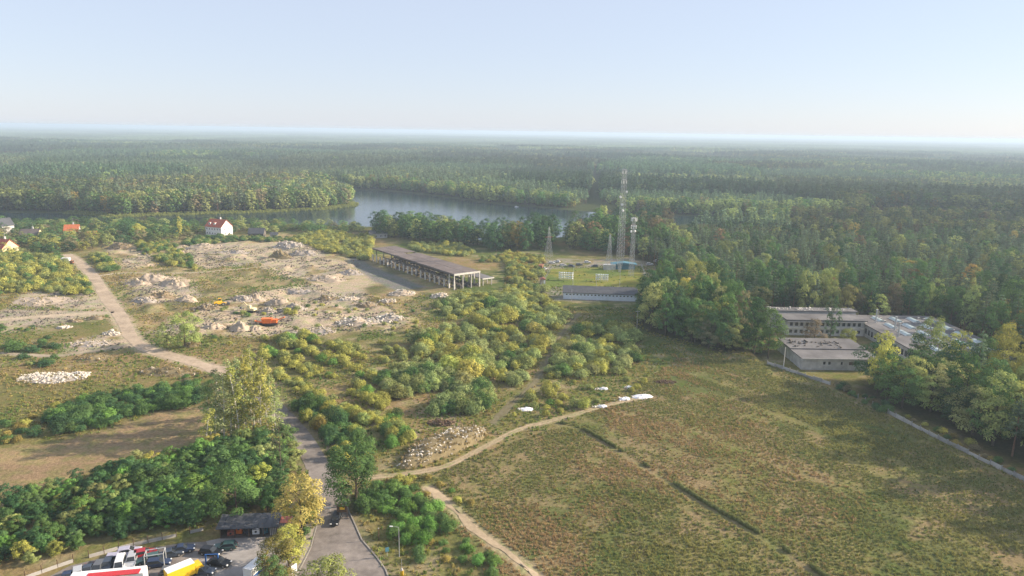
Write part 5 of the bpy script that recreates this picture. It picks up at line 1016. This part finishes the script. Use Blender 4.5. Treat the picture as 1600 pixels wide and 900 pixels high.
# long trailer with red roof sheet, yellow box truck, blue and white van
x, y = at(172, 921); tr = thing('semi_trailer', (x, y), .19, 'long white trailer with a red patch on its roof', 'trailer'); tr.scale = (.9, .9, .88); MB().box(0, 0, 2.5, 13.4, 2.5, 2.7).build('box', 'white_paint', tr, .05); MB().box(1.2, -.6, 3.9, 9.5, 1.6, .12).build('roof_sheet', 'red', tr); MB().box(0, 0, 1.02, 13., 1.0, .22).build('chassis', 'dark_steel', tr); wheels(tr, [(-4.8 + 1.25 * k, s) for k in range(3) for s in (-1.05, 1.05)], .48, .3); MB().box(6.72, 0, 2.5, .06, 2.3, 2.4).build('front_panel', 'white_paint', tr)
x, y = at(287, 905); tk = thing('box_truck', (x, y), .78, 'yellow box truck with a white roof in the car yard', 'truck'); tk.scale = (.85, .85, .85); MB().box(-.6, 0, 2.2, 5.6, 2.3, 2.5).build('box', 'yellow', tk, .04); MB().box(-.6, 0, 3.52, 5.5, 2.2, .12).build('box_roof', 'white_paint', tk); MB().side([(2.3, .7), (4.1, .7), (4.1, 1.6), (3.6, 2.6), (2.3, 2.6)], -1.05, 1.05).build('cab', 'yellow', tk, .06); MB().box(.4, 0, .82, 7., .9, .22).build('chassis', 'dark_steel', tk); MB().add([(4.09, -.9, 1.64), (4.09, .9, 1.64), (3.66, .9, 2.5), (3.66, -.9, 2.5)], [(0, 1, 2, 3)]).build('windscreen', 'glass', tk).location.x = .05; wheels(tk, [(a, s) for a in (-2.2, 3.1) for s in (-.95, .95)], .42, .26)
x, y = at(402, 893); vn = thing('van', (x, y), 1.25, 'white van with blue lower panels under the golden tree', 'van'); MB().side([(-2.6, .35), (2.5, .35), (2.6, .9), (1.9, 1.25), (1.3, 2.1), (-2.6, 2.2)], -.95, .95).build('body', 'car_white', vn, .06); MB().box(-.3, 0, .55, 4.4, 1.94, .5).build('lower_panel', 'blue', vn); MB().add([(1.93, -.8, 1.3), (1.93, .8, 1.3), (1.36, .75, 2.02), (1.36, -.75, 2.02)], [(0, 1, 2, 3)]).build('windscreen', 'glass', vn).location = (.04, 0, .03)
for s in (-1, 1): MB().box(.6, s * .955, 1.6, 1.1, .03, .6).build('side_window', 'glass', vn)
wheels(vn, [(a, s) for a in (-1.6, 1.6) for s in (-.85, .85)], .36)
x, y = at(106, 413); vn = thing('box_truck', (x, y), .15, 'small white truck parked at the top of the dirt road', 'truck'); MB().box(-.8, 0, 2.4, 4.4, 2.4, 3.0).build('box', 'white_paint', vn, .05); MB().side([(1.5, .7), (3.2, .7), (3.2, 1.5), (2.8, 2.4), (1.5, 2.4)], -1., 1.).build('cab', 'brown_steel', vn, .06); MB().box(.4, 0, .75, 6., .9, .2).build('chassis', 'dark_steel', vn); wheels(vn, [(a, s) for a in (-2, 2.3) for s in (-.95, .95)], .45, .26); MB().box(3.2, 0, 1.9, .06, 1.7, .6).build('windscreen', 'glass', vn)
for px, py, hd, pt, lb in [(852, 421, 60, 'silver', 'silver car between pylon and rusty container'), (862, 412, 10, 'white', 'white car at the pylon foot'), (870, 410, 160, 'white', 'second white car beside the one at the pylon foot'), (880, 416, 20, 'silver', 'silver car along the lawn fence'), (893, 417, -20, 'navy', 'dark blue car along the lawn fence'), (905, 415, 15, 'slate', 'slate car along the lawn fence'), (918, 411, 5, 'white', 'long white car behind the lawn fence'), (929, 417, 170, 'slate', 'dark car near the equipment cabin'), (1015, 414, 5, 'white', 'white car at the wood edge past the masts'), (1026, 409, 40, 'silver', 'silver car furthest into the wood edge past the masts')]:
    car_px(px, py, hd, pt, lb, group='cars at the radio compound')
# yard shed, fence, posts
YD = at(345, 841); sh = thing('open_shed', (YD[0], YD[1], 0), .10, 'dark open-fronted shed with sloping black roof at the back of the yard', 'shed'); LS = 11.
for k in range(5): MB().box(k * LS / 4, 0, 1.4, .18, .18, 3.0).build('post', 'timber', sh)
MB().box(LS / 2, 3.0, 1.4, LS, .2, 3.0).build('back_wall', 'timber', sh); MB().box(0, 1.5, 1.35, .16, 2.8, 2.9).build('side_wall', 'timber', sh); MB().box(LS / 2, 1.4, .02, LS, 3.2, .1).build('floor', 'dark_concrete', sh)
for k in range(9): MB().add([(-.5 + k * (LS + 1) / 9, -1.2, 2.6), (-.5 + (k + 1) * (LS + 1) / 9 - .04, -1.2, 2.6), (-.5 + (k + 1) * (LS + 1) / 9 - .04, 3.4, 3.15), (-.5 + k * (LS + 1) / 9, 3.4, 3.15), (-.5 + k * (LS + 1) / 9, -1.2, 2.72), (-.5 + (k + 1) * (LS + 1) / 9 - .04, -1.2, 2.72), (-.5 + (k + 1) * (LS + 1) / 9 - .04, 3.4, 3.27), (-.5 + k * (LS + 1) / 9, 3.4, 3.27)], [(3, 2, 1, 0), (4, 5, 6, 7), (0, 1, 5, 4), (1, 2, 6, 5), (2, 3, 7, 6), (3, 0, 4, 7)]).build('roof_panel', 'dark_roof', sh)
x, y = at(438, 838); ct = thing('shipping_container', (x, y), .12, 'grey and red container standing at the end of the open shed', 'container'); MB().box(0, 1.6, 1.35, 4.2, 2.5, 2.6).build('body', 'roof_felt', ct, .04); MB().box(0, 1.6, 2.72, 4.1, 2.4, .1).build('roof', 'red_steel', ct)
for k in range(12): MB().box(-1.95 + .355 * k, .33, 1.35, .12, .06, 2.4).build('rib', 'concrete', ct)
for px, py, mt, lb, s in [(371, 838, 'orange', 'orange machine standing in the open shed', (1.2, 1, 1.8)), (384, 838, 'dark_steel', 'dark engine block on the shed floor', (1.2, .8, .9)), (397, 839, 'white_paint', 'white appliance under the shed roof', (1.4, .9, 1.0)), (357, 841, 'red_steel', 'rusty parts crate at the shed post', (1.3, .9, .8)), (411, 838, 'teal', 'teal cabinet at the inner end of the shed', (1.1, .8, 1.5))]:
    x, y = at(px, py); o = thing('machine_part', (x, y + 1.2, .08), random.random(), lb, 'machine'); MB().box(0, 0, s[2] / 2, *s).build('casing', mt, o, .08); MB().tube((0, -s[1] / 2 - .1, s[2] * .6), (0, s[1] / 2 + .1, s[2] * .6), .22, n=10).build('drum', 'dark_steel', o); MB().box(s[0] * .2, 0, s[2] + .1, s[0] * .4, s[1] * .5, .25).build('cover', mt, o)
x, y = at(332, 884); o = thing('blue_lift', (x, y), .1, 'blue two-post car lift between the black cars', 'car lift')
for s in (-1.1, 1.1): MB().box(s, 0, 1.2, .22, .25, 2.4).build('post', 'blue', o); MB().box(s * .6, .5, .4, 1.2, .14, .14, .6 * (1 if s < 0 else -1)).build('arm', 'blue', o)
MB().box(0, 0, 2.4, 2.4, .16, .1).build('crossbar', 'blue', o)
x, y = at(244, 886); o = thing('steel_frame', (x, y), .3, 'bare steel gantry frame among the wrecked cars', 'frame')
for a in (-1.6, 1.6):
    for b_ in (-1, 1): MB().tube((a, b_, 0), (a, b_, 3.2), .08).build('post', 'steel', o)
for b_ in (-1, 1): MB().tube((-1.6, b_, 3.15), (1.6, b_, 3.15), .07).build('beam', 'steel', o)
for a in (-1.6, 1.6): MB().tube((a, -1, 3.1), (a, 1, 3.1), .07).build('beam', 'steel', o)
yard = MB(); yp = W([(322, 846), (360, 838), (455, 838), (468, 862), (452, 905), (300, 915), (290, 890), (330, 866)]); struct(yard.add([(p[0], p[1], .045) for p in yp], [tuple(range(len(yp)))]).build('yard_floor', 'yard'))
lot = MB(); yp = W([(30, 925), (110, 884), (200, 862), (290, 848), (328, 846), (334, 866), (294, 890), (300, 925)]); struct(lot.add([(p[0], p[1], .03) for p in yp], [tuple(range(len(yp)))]).build('car_lot', 'asphalt'))
fl = W([(40, 905), (110, 880), (200, 855), (262, 842), (322, 828)]); yf = thing('yard_fence', (fl[0][0], fl[0][1], 0), 0, 'low grey fence with posts between the car yard and the green grove', 'fence'); seg = np.linalg.norm(np.diff(fl, axis=0), axis=1); cum = np.r_[0, np.cumsum(seg)]; ff_ = lambda d: np.array([np.interp(d, cum, fl[:, 0]), np.interp(d, cum, fl[:, 1])]) - fl[0]
n_ = int(cum[-1] / 2.5); bm_ = MB().box(0, 0, .35, 2.4, .06, .7).mesh('board', 'concrete'); pm = MB().box(0, 0, .8, .1, .1, 1.8).mesh('post', 'timber')
for k in range(n_):
    a, b_ = ff_(k * 2.5), ff_(k * 2.5 + 2.5); o = link('post', pm, yf); o.location = (*a, 0)
    if k % 7 != 3: o = link('board', bm_, yf); o.location = (*((a + b_) / 2), 0); o.rotation_euler = (random.gauss(0, .05), 0, math.atan2(b_[1] - a[1], b_[0] - a[0]))
# kerbs, pavement, street furniture
def edge(line, w_, s, off):
    t_ = np.gradient(line, axis=0); t_ /= np.linalg.norm(t_, axis=1)[:, None]; nn = np.c_[t_[:, 1], -t_[:, 0]]; return line + nn * (s * (w_ / 2 + off))[:, None]
i0, i1 = 6, 34
def kerb(line, name='kerb', h=.14, wd=.25):
    for k in range(1):
        t_ = np.gradient(line, axis=0); t_ /= np.linalg.norm(t_, axis=1)[:, None]; nn = np.c_[t_[:, 1], -t_[:, 0]] * wd / 2; v, f = [], []
        for p, q_ in zip(line, nn):
            gz = ground_z(*p); v += [(*(p - q_), gz - .1), (*(p - q_), gz + h + .05), (*(p + q_), gz + h + .05), (*(p + q_), gz - .1)]
        for j in range(len(line) - 1): f += [(4 * j + a, 4 * j + (a + 1) % 4, 4 * j + 4 + (a + 1) % 4, 4 * j + 4 + a) for a in range(3)]
        struct(MB().add(v, f).build(name, 'kerb'))
kerb(edge(ROAD[i0:i1], ROADW[i0:i1], -1, .15)); kerb(edge(ROAD[i0:i1 - 6], ROADW[i0:i1 - 6], 1, .15))
struct(ribbon('pavement', edge(ROAD[i0:i1 - 5], ROADW[i0:i1 - 5], -1, 1.35), 2.0, 'paving', .12, .1, 3, 2))
x, y = at(624, 870); o = thing('street_lamp', (x, y), math.pi, 'tall steel street lamp with a pale lantern beside the bright thicket', 'street lamp'); MB().tube((0, 0, -.2), (0, 0, 6.4), .07, .045, 8).build('pole', 'steel', o); MB().tube((0, 0, 6.35), (1.3, 0, 6.5), .035, .03).build('arm', 'steel', o); MB().box(1.45, 0, 6.5, .6, .24, .14).build('lantern', 'lamp', o, .04)
x, y = at(592, 844); o = thing('sign_post', (x, y), 0, 'bare wooden post on the verge above the kerb', 'post'); MB().tube((0, 0, -.2), (0, 0, 2.6), .09, .08, 7).build('post', 'timber', o); MB().box(0, 0, 2.64, .24, .24, .1).build('cap', 'concrete', o)
x, y = at(605, 870); o = thing('street_sign', (x, y), .5, 'small green sign board on a post by the kerb', 'sign'); MB().tube((0, 0, -.2), (0, 0, 1.9), .04).build('post', 'steel', o); MB().box(0, -.05, 1.6, .7, .04, .9).build('board', 'teal', o)
x, y = at(535, 810); o = thing('roadside_board', (x, y), .1, 'timber notice board with a yellow sheet on two posts at the roadside tree', 'notice board')
for s in (-1., 1.): MB().box(s, 0, 1.5, .14, .14, 3.2).build('post', 'timber', o)
MB().box(0, -.09, 2.2, 1.84, .05, 1.5).build('board', 'timber', o); MB().box(0, 0, 3.15, 2.3, .5, .1).build('rain_roof', 'timber', o); MB().box(.05, -.125, 2.4, 1.0, .012, .6).build('notice', 'yellow', o)
x, y = at(512, 799); o = thing('road_barrier', (x, y), 0, 'low barrier with a white plate across the road side', 'barrier')
for s in (-.6, .6): MB().tube((s, 0, 0), (s, 0, 1.), .05).build('post', 'steel', o)
MB().box(0, -.06, .85, 1.5, .04, .3).build('plate', 'white_paint', o)
x, y = at(628, 899); o = thing('warning_post', (x, y), 0, 'yellow marker post with a pale cap on the verge', 'marker post'); MB().box(0, 0, .55, .5, .4, 1.1).build('body', 'yellow', o, .04); MB().tube((0, 0, 1.1), (0, 0, 1.5), .3, .12, 8).build('cap', 'concrete', o); MB().tube((0, 0, 1.5), (0, 0, 3.4), .03).build('rod', 'steel', o)
x, y = at(700 / 5 + 320, 895); o = thing('info_board', (x, y), 1.0, 'white board leaning at the yard exit under the small tree', 'board'); MB().box(0, 0, .9, 1.2, .06, 1.6).build('panel', 'white_paint', o); MB().box(-.5, .12, .5, .08, .08, 1.).build('prop', 'timber', o); MB().box(.5, .12, .5, .08, .08, 1.).build('prop', 'timber', o)
m_ = MB().tube((0, 0, .055), (0, 0, .068), .42, n=18).mesh('manhole', 'dark_steel')
# ------------------------------------------------------------------ machines on the site
x, y = at(420, 507); o = thing('screening_machine', (x, y), .12, 'orange mobile screening machine among the sand heaps', 'machine'); MB().box(0, 0, 1.0, 7.5, 2.2, .5).build('chassis', 'dark_steel', o)
for s in (-1.25, 1.25): MB().side([(-2.9, .0), (2.9, .0), (3.3, .45), (2.9, .9), (-2.9, .9), (-3.3, .45)], s - .3, s + .3).build('crawler_track', 'tyre', o, .05)
MB().side([(-2.2, 1.25), (1.0, 1.25), (1.6, 3.2), (-2.8, 3.2)], -1.3, 1.3).build('hopper', 'orange', o, .04); MB().box(2.3, 0, 2.0, 2.2, 2.0, 1.5).build('engine_house', 'orange', o, .05)
for (x0, z0, x1, z1, nm) in ((1.5, 1.6, 6.6, 3.6, 'conveyor'), (-2., 1.4, -5.6, 2.2, 'conveyor')): a = math.atan2(z1 - z0, x1 - x0); MB().box((x0 + x1) / 2, 0, (z0 + z1) / 2, math.hypot(x1 - x0, z1 - z0), 1.1, .35, 0, a).build(nm, 'orange', o)
def digger(px, py, rz, mat, label, loader=False):
    x, y = at(px, py); o = thing('wheel_loader' if loader else 'excavator', (x, y), rz, label, 'excavator' if not loader else 'loader')
    if loader: wheels(o, [(a, s) for a in (-1.5, 1.5) for s in (-1.1, 1.1)], .75, .55)
    else:
        for s in (-1.15, 1.15): MB().side([(-1.8, 0), (1.8, 0), (2.2, .4), (1.8, .85), (-1.8, .85), (-2.2, .4)], s - .28, s + .28).build('crawler_track', 'tyre', o, .05)
    MB().side([(-2.4, 1.0), (1.2, 1.0), (1.2, 1.9), (-1.2, 2.1), (-2.4, 1.9)], -1.25, 1.25).build('body', mat, o, .08); MB().box(.3, .5, 2.6, 1.4, 1.2, 1.5).build('cab', mat, o, .08); MB().box(1.02, .5, 2.75, .05, 1.0, 1.).build('cab_window', 'glass', o); MB().box(.3, -.13, 2.75, 1.1, .05, .9).build('cab_window', 'glass', o)
    if loader: MB().tube((1.2, 0, 1.5), (3.4, 0, .8), .2, .16).build('lift_arm', mat, o); MB().side([(3.2, .2), (4.2, .2), (4.4, .9), (3.4, 1.1)], -1.3, 1.3).build('bucket', 'dark_steel', o)
    else: MB().tube((1., -.4, 1.8), (3.6, -.4, 4.4), .26, .22).build('boom', mat, o); MB().tube((3.6, -.4, 4.4), (5.2, -.4, 2.0), .2, .15).build('stick', mat, o); MB().side([(4.8, 1.0), (5.6, 1.2), (5.4, 2.1), (5.0, 2.1)], -.9, .1).build('bucket', 'dark_steel', o)
digger(392, 487, 2.9, 'cream_wall', 'pale excavator with raised boom among the gravel heaps'); digger(343, 477, .5, 'yellow', 'yellow wheel loader beside the dark earth heap', True)
# boats on the lake
for px, py, lb, sail in [(807, 323.5, 'small white motor boat moored at the far shore', False), (1391, 335, 'small white boat on the far arm of the lake', False), (884, 325, 'pale jetty boat below the orange-roofed house', False)]:
    x, y = at(px, py, WATER_Z); o = thing('boat', (x, y, WATER_Z - .2), .3, lb, 'boat'); o.scale = (.65, .65, .65); MB().prism([(-3, -1), (1.6, -1.1), (3.6, 0), (1.6, 1.1), (-3, 1)], 0, 1.3).build('hull', 'white_paint', o, .06); MB().box(-.6, 0, 1.7, 2.4, 1.5, .9).build('cabin', 'white_paint', o, .06); MB().box(.62, 0, 1.8, .04, 1.2, .4).build('windscreen', 'glass', o)
# reeds along the peninsula
X, Y = jit_grid(-420, -150, 560, 780, 1.6); s_ = sdist(LAKE, X, Y); pen = sdist(P((-500, 322), (478, 288), (570, 312), (560, 325), (200, 341), (-500, 334)), X, Y) < 0; k = (s_ > -4.) & (s_ < 6) & pen; X, Y = X[k], Y[k]
scatter('reed_bed', SRC_TUFT, np.c_[X, Y, np.maximum(ground_z(X, Y), WATER_Z - .3)], np.tile([2.2, 2.2, 2.4], (len(X), 1)), rot_z(len(X)), RNG.integers(0, 6, len(X)), rgba(np.array((.24, .27, .08)) * (.8 + .4 * RNG.random((len(X), 1)))), 'pale green reeds along the shore of the wooded spit', 'reeds')

# ------------------------------------------------------------------ the hazy air
m, n, out = new_mat('haze'); pv = N(n, 'ShaderNodeVolumePrincipled'); pv.inputs['Color'].default_value = HAZE_COL; pv.inputs['Density'].default_value = HAZE_D
pv.inputs['Anisotropy'].default_value = HAZE_G; pv.inputs['Density Attribute'].default_value = ''
n.links.new(pv.outputs[0], out.inputs['Volume']); m.cycles.homogeneous_volume = True
hz = MB().box(0, 30400, 40.5, 126000, 64600, 92).build('haze', m); tag(hz, kind='stuff')
